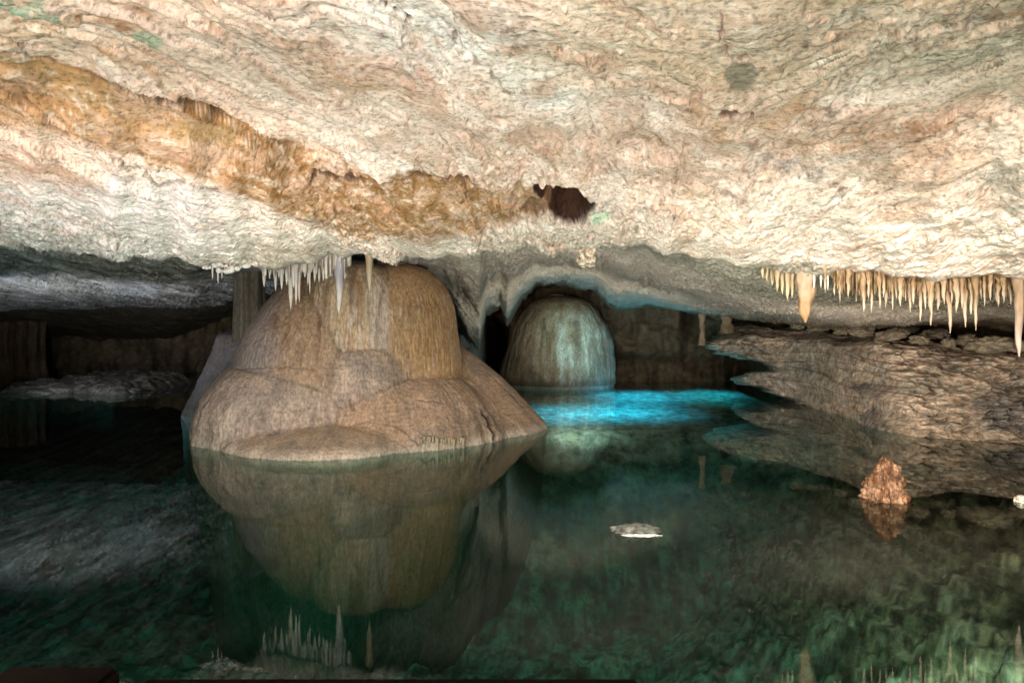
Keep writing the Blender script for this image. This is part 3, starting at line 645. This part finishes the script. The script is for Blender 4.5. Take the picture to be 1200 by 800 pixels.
right = [(1046, 363, 6), (1056, 358, 12), (1066, 366, 10), (1078, 376, 13), (1091, 381, 15), (1112, 390, 17), (1132, 383, 13), (1143, 387, 12), (1153, 359, 7), (1169, 359, 13),
         (985, 355, 6), (1012, 365, 12), (1022, 366, 9), (1031, 361, 9), (1039, 360, 10), (1003, 353, 9), (994, 348, 9), (1071, 356, 10), (1085, 362, 12), (1100, 363, 14), (1121, 366, 14),
         (1127, 362, 10), (1138, 368, 12), (1161, 352, 9), (1177, 354, 10), (1184, 357, 9), (1204, 372, 16), (1150, 350, 9), (1050, 350, 9), (1061, 352, 9), (977, 346, 7), (967, 343, 6),
         (1106, 356, 12), (1096, 352, 10), (1116, 354, 10), (1146, 358, 9), (1035, 348, 7), (1017, 350, 8), (1008, 346, 7), (1165, 347, 7), (1182, 348, 6), (1074, 348, 8)]
ORD = ['first', 'second', 'third', 'fourth', 'fifth', 'sixth', 'seventh', 'eighth', 'ninth', 'tenth', 'eleventh', 'twelfth', 'thirteenth', 'fourteenth', 'fifteenth', 'sixteenth', 'seventeenth', 'eighteenth', 'nineteenth', 'twentieth',
       'twenty-first', 'twenty-second', 'twenty-third', 'twenty-fourth', 'twenty-fifth', 'twenty-sixth', 'twenty-seventh', 'twenty-eighth', 'twenty-ninth', 'thirtieth', 'thirty-first', 'thirty-second', 'thirty-third', 'thirty-fourth',
       'thirty-fifth', 'thirty-sixth', 'thirty-seventh', 'thirty-eighth', 'thirty-ninth', 'fortieth', 'forty-first', 'forty-second']
lr = {(1078, 376, 13): 'pinkish stalactite left of the fringe middle, white tip above the dark gap', (1091, 381, 15): 'bright white tipped stalactite second left of the longest central one in the fringe',
      (1112, 390, 17): 'longest central stalactite of the right fringe, white spike over the dark gap', (1132, 383, 13): 'stubby tipped stalactite just right of the longest central one',
      (1143, 387, 12): 'slender stalactite ending the group right of the longest central one', (1153, 359, 7): 'short separate white stalactite over the smooth grey patch at right',
      (1046, 363, 6): 'thin white straw stalactite alone left of the fringe middle'}
right.sort()
for i, c in enumerate(right):
    x, y, w = c
    D = 7.30+.22*((i*5) % 7)/7
    big_ = y > 372
    x += .8*math.sin(i*2.1); w *= .92
    stalactite(x, y, w, 328+2*((i*3) % 4), D, lr.get(c, 'tan stalactite, %s from the left in the fringe along the right lip' % ORD[i]),
               'tan stalactites in the right fringe', col=(.23, .145, .075) if i % 3 else (.30, .205, .12), tipcol=(.46, .37, .28) if x != 1078 else PK, seed=100+i, rows=26, seg_=14, knob=.8, pw=1.9 if big_ else 1.35)
stalactite(1194, 417, 21, 330, 7.3, 'longest stalactite of all, pinkish white, near the right edge of the photo', col=(.30, .21, .14), tipcol=(.46, .37, .33), seed=161, rows=44, seg_=18, knob=.45, r1=.028, pw=2.0)
stalactite(945, 377, 33, 318, 7.6, 'large blunt orange tan cone stalactite left of the fringe', col=(.36, .28, .20), tipcol=(.34, .21, .11), seed=172, rows=50, seg_=30, knob=.28, r1=.035, pw=.95)
for i, (x, y, w) in enumerate(sorted([(905, 335, 9), (911, 341, 10), (917, 345, 9), (923, 351, 10), (928, 349, 9), (933, 343, 9), (899, 330, 7), (920, 338, 12), (894, 326, 7)])):
    stalactite(x, y, w, 314, 7.6+.05*(i % 3), 'greenish brown stalactite, %s from the left in the clump beside the blunt cone' % ORD[i], 'clump of stalactites left of the blunt cone', col=(.34, .27, .17), tipcol=(.50, .40, .26), seed=180+i, knob=.5, rows=20)
for i, (x, y, w) in enumerate([(954, 338, 6), (962, 337, 5), (970, 340, 5), (985, 340, 5)]):
    stalactite(x, y, w, 320, 7.5, 'stub stalactite, %s from the left between blunt cone and fringe' % ORD[i], 'stub stalactites beside the blunt cone', col=(.5, .42, .32), seed=200+i)
# fluted curtain of dripstone from which the fringe grows
def curtain(name, p0, p1, ytop, ybot, D0, label, col, col2, seed):
    n = int((p1-p0)*3.2); px_ = np.linspace(p0, p1, n); sec = np.linspace(0, 1, 34)
    S, P = np.meshgrid(sec, px_, indexing='ij')
    fl = np.abs(perlin(P/5.5, 0., seed))*1.0+.5*perlin(P/2.3, 0., seed+3)
    yb = ybot+6*perlin(P/14., 0., seed+5)+17*(fl-.35)+5*perlin(P/1.6, 0., seed+9)
    env = np.minimum(sstep(p0-1, p0+14, P), sstep(p1+1, p1-14, P)); yb = ytop+(yb-ytop)*env
    ytop -= 16; yy = np.where(S < .6, ytop+(yb-ytop)*(S/.6), yb+(ytop-yb)*((S-.6)/.4))
    D = D0 + np.where(S < .6, .10*(S/.6), .10+.06*np.sin((S-.6)/.4*np.pi/2)) - .09*fl*sstep(0, .25, S)*sstep(1, .6, S) + .02*fbm(P/3., S*9., seed, 3)
    X_ = (P-600)*D/FPX; Z_ = CAMZ-(yy-YH)*D/FPX+.008*fbm(P/2.5, S*12, seed+1, 3)
    c = np.zeros(P.shape+(3,), np.float32)+np.array(col, np.float32); c = mixc(c, col2, sstep(-.1, .4, perlin(P/4., S*5, seed)+.4*fl)); c = mixc(c, (.12, .085, .05), sstep(.12, .0, fl)*.7)
    link(name, grid_mesh(name, X_, D, Z_, c), M_TITE, label=label, cat='dripstone')
curtain('dripstone_curtain', 974, 1215, 325, 347, 7.36, 'tan fluted dripstone curtain along the right lip that the fringe grows from', (.24, .155, .08), (.36, .27, .17), 3.)
curtain('dripstone_curtain', 892, 938, 314, 334, 7.62, 'greenish brown dripstone curtain left of the blunt cone stalactite', (.30, .25, .16), (.44, .36, .24), 8.)
curtain('dripstone_curtain', 300, 412, 311, 322, 9.0, 'whitish dripstone curtain above the huge stalagmite', (.50, .46, .42), (.66, .62, .58), 12.)
# dainty columns over the tip of the ledge
for x, y0, y1, w, D, lab in [(823, 374, 402, 6, 16.4, 'slim tan pillar standing on the very tip of the rock ledge'), (852, 366, 388, 12, 16.6, 'short knobbly grey pillar joining the ledge to the roof')]:
    xx, yy, zt = at(x, y0-6, D); zb = at(x, y1, D)[2]
    a = np.linspace(0, 2*np.pi, 20, endpoint=False); z = np.linspace(zb-.05, zt, 40); T, Z = np.meshgrid(z, a, indexing='ij')[::-1]
    tt = (Z-zb)/(zt-zb); r = w*D/FPX/2*(1.0+.5*(2*tt-1)**2+.35*perlin(np.cos(T)*1.5, np.sin(T)*1.5, Z*9)); 
    C = np.zeros(Z.shape+(3,), np.float32)+np.array([.24, .18, .12], np.float32)
    me = grid_mesh('small_pillar', r*np.cos(T), r*np.sin(T), Z-zb, C, wrap=True)
    link('small_pillar', me, M_TITE, label=lab, cat='column', loc=(xx, yy, zb))

# ------------------------------------------------------------------ loose rocks
def blob(name, size, seed, sub=5, noise=.35, freq=1.6, col=(.3, .25, .18), col2=(.45, .38, .28), box=.0, cells=0.0, shaper=None, ridge=0.):
    bm = bmesh.new(); bmesh.ops.create_icosphere(bm, subdivisions=sub, radius=1)
    co = np.array([v.co[:] for v in bm.verts], np.float32)
    if box > 0:
        m = np.abs(co).max(1)[:, None]; co = lerp(co, co/m*.8, box)
    n = fbm(co[:, 0]*freq+seed, co[:, 1]*freq, co[:, 2]*freq, 5, gain=.55)
    k = 1+noise*n
    if cells > 0:
        f1_, f2_, i_ = worley(co[:, 0]*3+seed, co[:, 1]*3, co[:, 2]*3); k = k+cells*(sstep(0, .35, f2_-f1_)-.6)
    co = co*k[:, None]
    if shaper: co = shaper(co)
    co = co*np.array(size, np.float32)
    for v, c in zip(bm.verts, co): v.co = Vector(c.tolist())
    me = bpy.data.meshes.new(name); bm.to_mesh(me); bm.free()
    me.polygons.foreach_set('use_smooth', np.ones(len(me.polygons), bool))
    cc = np.zeros((len(co), 3), np.float32)+np.array(col, np.float32)
    cc = mixc(cc, col2, sstep(-.2, .3, fbm(co[:, 0]*3/size[0]+seed, co[:, 1]*3/size[0], co[:, 2]*3/size[0], 4)))
    at_ = me.color_attributes.new('Col', 'FLOAT_COLOR', 'POINT')
    at_.data.foreach_set('color', np.concatenate([np.clip(cc, 0, 1), np.ones((len(cc), 1))], 1).astype(np.float32).ravel())
    return me
# cone shaped rock standing in the shallows
def conical(co):
    z = co[:, 2]; t = np.clip((z+.9)/1.9, 0, 1)
    s = lerp(1.2, .40, t**.9)
    ang = np.arctan2(co[:, 1], co[:, 0])
    groove = 1-.16*sstep(.25, .75, np.abs(perlin(np.cos(ang)*2.6+3, np.sin(ang)*2.6, z*.8))*2)
    pop_ = worley(co[:, 0]*6, co[:, 1]*6, co[:, 2]*5); nod = 1+.20*(sstep(.6, .1, pop_[0])-.4)
    co = co.copy(); co[:, 0] *= s*groove*nod; co[:, 1] *= s*groove*nod; co[:, 0] += -.12*t
    return co
D = 6.95; x, y, z = at(1042, 585, D)
me = blob('rock', (.29, .26, .40), 4.2, 6, .42, 1.6, (.075, .033, .015), (.19, .11, .065), shaper=conical)
link('rock', me, M_ROCK, label='rugged orange brown cone of rock standing out of the shallow water at right', cat='rock', loc=(x, y, .00))
D = 6.85; x, y, z = at(1197, 588, D)
link('rock', blob('rock', (.055, .06, .05), 9.1, 5, .4, 2, (.6, .52, .42), (.75, .68, .58)), M_ROCK, label='small whitish stone breaking the water at the right edge of the photo', cat='rock', loc=(x, y, .01))
D = 5.75; x, y, z = at(746, 620, D)
link('rock', blob('rock', (.19, .09, .060), 2.7, 5, .5, 2.2, (.015, .018, .013), (.04, .04, .035)), M_ROCK, label='low dark stone just breaking the surface in the middle of the pool', cat='rock', loc=(x+.01, y+.10, -.004))
link('floating_scum', blob('floating_scum', (.13, .03, .005), 5.7, 5, .9, 3.0, (.22, .24, .22), (.36, .37, .34)), M_ROCK, label='white sliver of calcite floating before the low dark stone in the pool', cat='scum', loc=(x+.03, y-.03, .003))
# white popcorn crust on the lip at the left
crust = link('calcite_crust', None, label='knobbly white calcite crust on the lip left of the stalactite row', cat='crust', loc=at(262, 314, 8.6))
rs = np.random.RandomState(5)
bm = bmesh.new()
for i in range(70):
    px_ = 236+rs.rand()*56; s = (.012+rs.rand()*.022)
    p = at(px_, 306+rs.rand()**.7*13-6*abs(px_-264)/28, 8.55+rs.rand()*.12)
    mt = Matrix.Translation(Vector(p)-crust.location) @ Matrix.Diagonal((s*(.8+rs.rand()), s, s*(.7+rs.rand()*.8), 1))
    bmesh.ops.create_icosphere(bm, subdivisions=2, radius=1, matrix=mt)
me = bpy.data.meshes.new('calcite_nodules'); bm.to_mesh(me); bm.free(); me.polygons.foreach_set('use_smooth', np.ones(len(me.polygons), bool))
M_CRUST = rock_mat('white calcite', base=(.74, .73, .72), var=.2, scale=20, bump=.5, bscale=90, rough=.6, dist=.006)
link('calcite_nodules', me, M_CRUST, parent=crust, kind='stuff')
# hanging knob in the middle
x, y, z = at(687, 302, 8.05)
link('hanging_rock', blob('hanging_rock', (.115, .11, .13), 7.4, 5, .45, 1.8, (.62, .50, .38), (.80, .72, .62), box=.4), M_ROCK, label='pale stubby knob of rock hanging from the middle of the lip', cat='rock', loc=(x, y, z+.02))

# ------------------------------------------------------------------ the ledge at right
LP = [822, 860, 938, 1000, 1050, 1120, 1200, 1450]
LW = [462, 465, 473, 492, 509, 514, 519, 530]
ly = np.concatenate([np.linspace(383, 540, 330), np.linspace(540, 640, 30)[1:]])
lefty = [380, 386, 392, 400, 404, 409, 416, 422, 427, 431, 437, 443, 449, 455, 460, 466, 473, 480, 640]
leftx = [862, 846, 834, 823, 829, 838, 850, 872, 892, 904, 878, 856, 862, 888, 902, 920, 937, 950, 960]
lx0 = np.interp(ly, lefty, leftx)+9*perlin(ly*.21, 0., 3.3)+6*perlin(ly*.55, 0., 8.3)
nu = 560; u = np.linspace(0, 1, nu)
Pl = lx0[:, None]+(1430-lx0[:, None])*u[None, :]**1.0
Yl = np.broadcast_to(ly[:, None], Pl.shape)
topy = np.interp(Pl, [820, 860, 900, 950, 1000, 1050, 1100, 1200, 1430], [386, 383, 384, 389, 392, 396, 402, 409, 416])+2*np.sin(Pl/11.)
tv = (Yl-383)/(640-383)
Yl2 = topy*(1-tv)+640*tv
lpf = np.linspace(780, 1500, 721); lwf = np.interp(lpf, LP, LW); kk = np.exp(-(np.arange(-60, 61)/26.)**2); lwf = np.convolve(np.pad(lwf, 60, mode='edge'), kk/kk.sum(), 'valid')
wy = np.interp(Pl, lpf, lwf); Dl = CAMZ*FPX/(wy-YH)
dist_edge = Pl-lx0[:, None]
rnd = np.sqrt(np.clip(1-(1-np.clip(dist_edge/16., 0, 1))**2, 0, 1)); Dl = Dl+1.1*(1-rnd)
back = sstep(14, -2, Yl2-topy); Dl = Dl+.9*back
Z0 = CAMZ-(Yl2-YH)*Dl/FPX; X0 = (Pl-600)*Dl/FPX
slp = sstep(930, 1140, Pl)
Dl = Dl+(.25+1.1*slp)*np.clip(Z0, 0, 1.5)**1.1+1.6*np.clip(Z0, -1.2, 0)*slp
Dl = np.maximum(Dl, 7.6)
fd = 1.0*fbm(X0*1.1, Z0*2.2, Dl*.5, 6, gain=.58, ridged=True)
b1, b2, bi = worley(X0*2.4+.4*perlin(X0*2, Z0*2, 1.), Z0*4.2, Dl*.6)
e1, e2, ei = worley(X0*5, Z0*8, Dl*3); pitl = sstep(.42, .1, e1)*sstep(.45, .6, ei)
c1, c2, ci = worley(X0*7+.3*perlin(X0*5, Z0*5, 1.), Z0*9, 2.2)
crk = sstep(.07, .0, b2-b1)*sstep(.1, .5, perlin(X0*1.3, Z0*1.3, 8.)+.3)
Dd = -.22*fd - .07*fbm(X0*6, Z0*8, Dl*2, 4, gain=.7) - .30*perlin(X0*1.3, Z0*1.6, 6.1)*slp - .10*(bi-.5) + .05*crk + .10*(c1-.5) - .10*fbm(X0*9, Z0*11, 3.3, 3, gain=.65) + .10*pitl - .08*perlin(X0*.9, Z0*5., 3.)
bed_ = np.abs(perlin(X0*.9+.4*perlin(X0*3, Z0*3, 2.), Z0*4.5+.5*perlin(X0*2.2, Z0*2, 5.), Dl*.3)); jnt = np.abs(perlin(X0*2.6+.5*perlin(X0*3, Z0*4, 7.), Z0*1.5, Dl*.3+4))
bcrk = np.maximum(sstep(.06, .0, bed_), .8*sstep(.05, 0, jnt)*sstep(0, .3, perlin(X0*1.1, Z0*2.3, 9.)+.1)); Dd = Dd + .12*bcrk
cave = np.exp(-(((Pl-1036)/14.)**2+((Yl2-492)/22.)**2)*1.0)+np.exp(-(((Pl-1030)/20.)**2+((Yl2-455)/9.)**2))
Dd = Dd+.9*np.clip(cave, 0, 1)
Dn = Dl+Dd
Xl = (Pl-600)*Dl/FPX+.10*fbm(X0*3, Z0*3, 4., 3); Zl = CAMZ-(Yl2-YH)*Dl/FPX+.05*fbm(X0*4+5, Z0*4, 4., 3)
# roof of the ledge: rows that run back from the top edge
nb = 50
Xt = []; Yt = []; Zt = []
for i in range(nb, 0, -1):
    t = i/nb
    yy = Dn[0]+t*5.0; xx = Xl[0]+t*1.2*(1-u)**3
    Xt.append(xx); Yt.append(yy); Zt.append(Zl[0]+.02*t+.10*fbm(xx*2.2, yy*2.2, 1.5, 4)*min(1, t*4)+.10*sstep(.35, .6, perlin(xx*1.4, yy*1.4, 4.4)+.3)*min(1, t*3))
Xl = np.vstack([np.array(Xt), Xl]); Yy = np.vstack([np.array(Yt), Dn]); Zl = np.vstack([np.array(Zt), Zl])
# close the left end: columns that turn back behind the silhouette
ex = np.linspace(1, .1, 8)[None, :]
XA = Xl[:, :1]+ex*2.2; YA = Yy[:, :1]+ex*2.0+.15*perlin(Xl[:, :1]*3, Zl[:, :1]*6, ex*3); ZA = Zl[:, :1]+0*ex
Xl = np.hstack([XA, Xl]); Yy = np.hstack([YA, Yy]); Zl = np.hstack([ZA, Zl])
na = fbm(Xl*1.3, Yy*1.3, Zl*2.2, 5); nbb = fbm(Xl*5, Yy*5, Zl*7, 4)
C = np.zeros(Xl.shape+(3,), np.float32)+np.array([.63, .49, .38], np.float32)
C = mixc(C, (.46, .41, .34), sstep(-.05, .4, nbb+.5*na)); C = mixc(C, (.18, .13, .09), sstep(.05, .5, -nbb+.5*na)*.8)
Ppl = 600+Xl*FPX/Yy
C = mixc(C, (.27, .17, .12), sstep(.05, .35, na)*sstep(1.0, 1.3, Zl)*.6)
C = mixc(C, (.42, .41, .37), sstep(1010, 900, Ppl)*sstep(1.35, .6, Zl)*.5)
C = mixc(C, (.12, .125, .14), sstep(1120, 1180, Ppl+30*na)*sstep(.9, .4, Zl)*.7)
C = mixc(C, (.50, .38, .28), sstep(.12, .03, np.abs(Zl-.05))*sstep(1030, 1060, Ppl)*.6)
cavef = np.zeros_like(Xl); cavef[nb:, 8:] = np.clip(cave, 0, 1); C = mixc(C, (.07, .075, .09), cavef*.8)  # shade of the two hollows put into the colour
ckf = np.zeros_like(Xl); ckf[nb:, 8:] = np.clip(crk+pitl*.8+bcrk, 0, 1); C = mixc(C, (.09, .065, .045), ckf*.6)  # pits and cracks darkened in colour, standing in for relief shading
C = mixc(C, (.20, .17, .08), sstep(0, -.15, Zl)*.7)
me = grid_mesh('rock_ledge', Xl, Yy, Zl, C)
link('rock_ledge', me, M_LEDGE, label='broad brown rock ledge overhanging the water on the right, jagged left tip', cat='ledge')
# boulders lying on top of the ledge
rs = np.random.RandomState(21)
bmeshes = [blob('boulder', (1, 1, 1), 20+i*3.3, 4, .75, 1.9, (.22, .18, .13), (.36, .30, .22), box=.45, cells=.14) for i in range(4)]
def put(me, name, loc, size, rz, mat, label, cat, group):
    o = link(name, me, mat, label=label, cat=cat, group=group, loc=loc); o.scale = size; o.rotation_euler = (rs.rand()*.4-.2, rs.rand()*.4-.2, rz); return o
for i, (px_, py_, w, h, D) in enumerate([(1160, 404, 46, 12, 11.6), (1045, 392, 36, 9, 12.6), (1078, 398, 22, 7, 12.2), (1112, 401, 16, 7, 11.9), (1132, 398, 22, 8, 12.2), (1010, 388, 26, 7, 13.4), (985, 386, 18, 8, 14.2),
                                     (1190, 404, 24, 10, 11.8), (1095, 391, 30, 7, 13.2), (1062, 386, 30, 6, 14.0), (960, 383, 26, 7, 15), (935, 381, 18, 6, 15.4)]):
    p = at(px_, py_, D)
    lab = 'flat rounded boulder resting on the ledge beside the longest right stalactite' if i == 0 else 'dusky boulder on top of the ledge under the stalactites, %s from the left' % ORD[[1160, 1045, 1078, 1112, 1132, 1010, 985, 1190, 1095, 1062, 960, 935].index(px_) and sorted([1160, 1045, 1078, 1112, 1132, 1010, 985, 1190, 1095, 1062, 960, 935]).index(px_)]
    put(bmeshes[i % 4], 'boulder', p, (w*D/FPX/2, w*D/FPX/2.2, h*D/FPX*.8), rs.rand()*6, M_ROCK, lab, 'boulder', 'boulders on the rock ledge')

# ------------------------------------------------------------------ low bank of rock slabs at left, and rock drapery
px_l = np.linspace(-40, 185, 260); tl = np.linspace(0, 1, 60); T_, P_ = np.meshgrid(tl, px_l, indexing='ij')
Df = 18.0+.5*np.sin(P_/30.); Dd_ = Df+T_*4.0; X_ = (P_-600)*Df/FPX + 0*T_
env = sstep(-60, 0, P_)*sstep(188, 120, P_)
Z_ = -1.6*sstep(.04, 0, T_)+(.0+.09*env+.15*T_*env)*sstep(0, .08, T_)*(.3+.7*env)+.14*fbm(X_*1.5, Dd_*1.5, 1, 5, ridged=True)*env*sstep(0, .1, T_)-.6*(1-env)
C_ = np.zeros(X_.shape+(3,), np.float32)+np.array([.26, .24, .22], np.float32)*sstep(-.12, .0, Z_)[..., None]; C_ = mixc(C_, (.46, .43, .40), sstep(0, .4, fbm(X_*3, Dd_*3, 2, 4))*sstep(-.05, .02, Z_))  # colour fades to black under water so no lamplight shows there
me = grid_mesh('rock_bank', X_, Dd_, Z_, C_)
link('rock_bank', me, M_LEDGE, label='low dark bank of broken rock across the water at far left', cat='rock bank')
slabs = [blob('rock_slab', (1, 1, 1), 60+i*2.1, 4, .4, 1.4, (.28, .26, .24), (.50, .47, .44), box=.55, cells=.1) for i in range(4)]
rs = np.random.RandomState(33)
for i in range(40):
    px_ = 22+rs.rand()*150; t = rs.rand(); D = 18.1+t*2.6; w = (9+rs.rand()*22)*(1 if t < .6 else .8)
    p = at(px_, 0, D); hz = .0+.03*rs.rand()+t*.20*min(1, (190-px_)/80.)
    put(slabs[i % 4], 'rock_slab', (p[0], D, hz), (w*D/FPX/2, w*D/FPX/3, .05+.05*rs.rand()), rs.rand()*.8-.4, M_ROCK,
        'broken grey slab lying in the heap on the dark left bank', 'rock', 'broken slabs on the left bank')
# drapery of brown flowstone, far left
for i, (px_, w, y0, y1) in enumerate([(6, 22, 380, 452), (24, 16, 384, 446), (38, 13, 388, 440), (50, 8, 392, 432)]):
    D = 21.5+.2*i; xx, yy, zt = at(px_, y0-14, D); zb = at(px_, y1, D)[2]
    a = np.linspace(0, 2*np.pi, 28, endpoint=False); z = np.linspace(zb-.3, zt+.3, 50); T, Z = np.meshgrid(z, a, indexing='ij')[::-1]
    tt = (Z-zb)/(zt-zb); r = w*D/FPX/2*(.8+.5*(2*tt-1)**2+.3*perlin(np.cos(T)*2+i, np.sin(T)*2, Z*2.0))
    C = np.zeros(Z.shape+(3,), np.float32)+np.array([.13, .08, .045], np.float32); C = mixc(C, (.15, .13, .10), sstep(0, .4, perlin(T, Z*2, i*1.7)))
    me = grid_mesh('flowstone_drapery', r*np.cos(T), r*np.sin(T), Z-zb, C, wrap=True)
    link('flowstone_drapery', me, M_FLOW, label='dim brown flowstone fold behind the left bank, %s from the left' % ORD[i], cat='flowstone', group='flowstone folds at far left', loc=(xx, yy, zb))

# ------------------------------------------------------------------ drips on the big stalagmite's waterline
for i in range(17):
    px_ = 490+i*3.2+rs.rand()*2.2; D = 9.60+(px_-492)*.004
    p = at(px_, 511+rs.rand()*4, D); ln = .05+rs.rand()**1.5*.12
    me = cone_mesh('drip', ln, .012+.016*rs.rand(), .005, 300+i, 0, .8, 8, 9, col=(.42, .33, .23), tipcol=(.52, .44, .34), knob=.7)
    link('drip', me, M_TITE, parent=root, loc=(p[0]-AX[0], p[1]-AX[1]+.01, p[2]))

# ------------------------------------------------------------------ wooden deck edge at the bottom of the frame
def box_obj(name, x0, x1, y0, y1, z0, z1, mat, parent, bev=.006):
    bm = bmesh.new(); bmesh.ops.create_cube(bm, size=1)
    for v in bm.verts: v.co = Vector(((x0+x1)/2+v.co.x*(x1-x0), (y0+y1)/2+v.co.y*(y1-y0), (z0+z1)/2+v.co.z*(z1-z0)))
    bmesh.ops.bevel(bm, geom=bm.edges[:], offset=bev, segments=2, affect='EDGES')
    me = bpy.data.meshes.new(name); bm.to_mesh(me); bm.free()
    return link(name, me, mat, parent=parent)
deck = link('wooden_deck', None, label='dark wooden deck whose front edge runs along the bottom of the photo', cat='deck', loc=(0, 0, 0))
zd = .70
yd = (CAMZ-zd)*FPX/(794-YH)
xr = (746-600)*yd/FPX; xl = (172-600)*yd/FPX
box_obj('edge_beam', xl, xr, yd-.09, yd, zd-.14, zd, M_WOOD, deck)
for i in range(5):
    y1 = yd-.094-i*.146
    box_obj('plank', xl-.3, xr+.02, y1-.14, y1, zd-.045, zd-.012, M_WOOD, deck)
for sx in (xl+.1, xr-.1):
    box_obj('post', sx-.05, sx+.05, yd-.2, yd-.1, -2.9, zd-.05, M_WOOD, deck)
zt = .80; y2 = (CAMZ-zt)*FPX/(779-YH)
blk = link('timber_block', None, label='dark timber block end at the bottom left corner of the photo', cat='timber', loc=(0, 0, 0))
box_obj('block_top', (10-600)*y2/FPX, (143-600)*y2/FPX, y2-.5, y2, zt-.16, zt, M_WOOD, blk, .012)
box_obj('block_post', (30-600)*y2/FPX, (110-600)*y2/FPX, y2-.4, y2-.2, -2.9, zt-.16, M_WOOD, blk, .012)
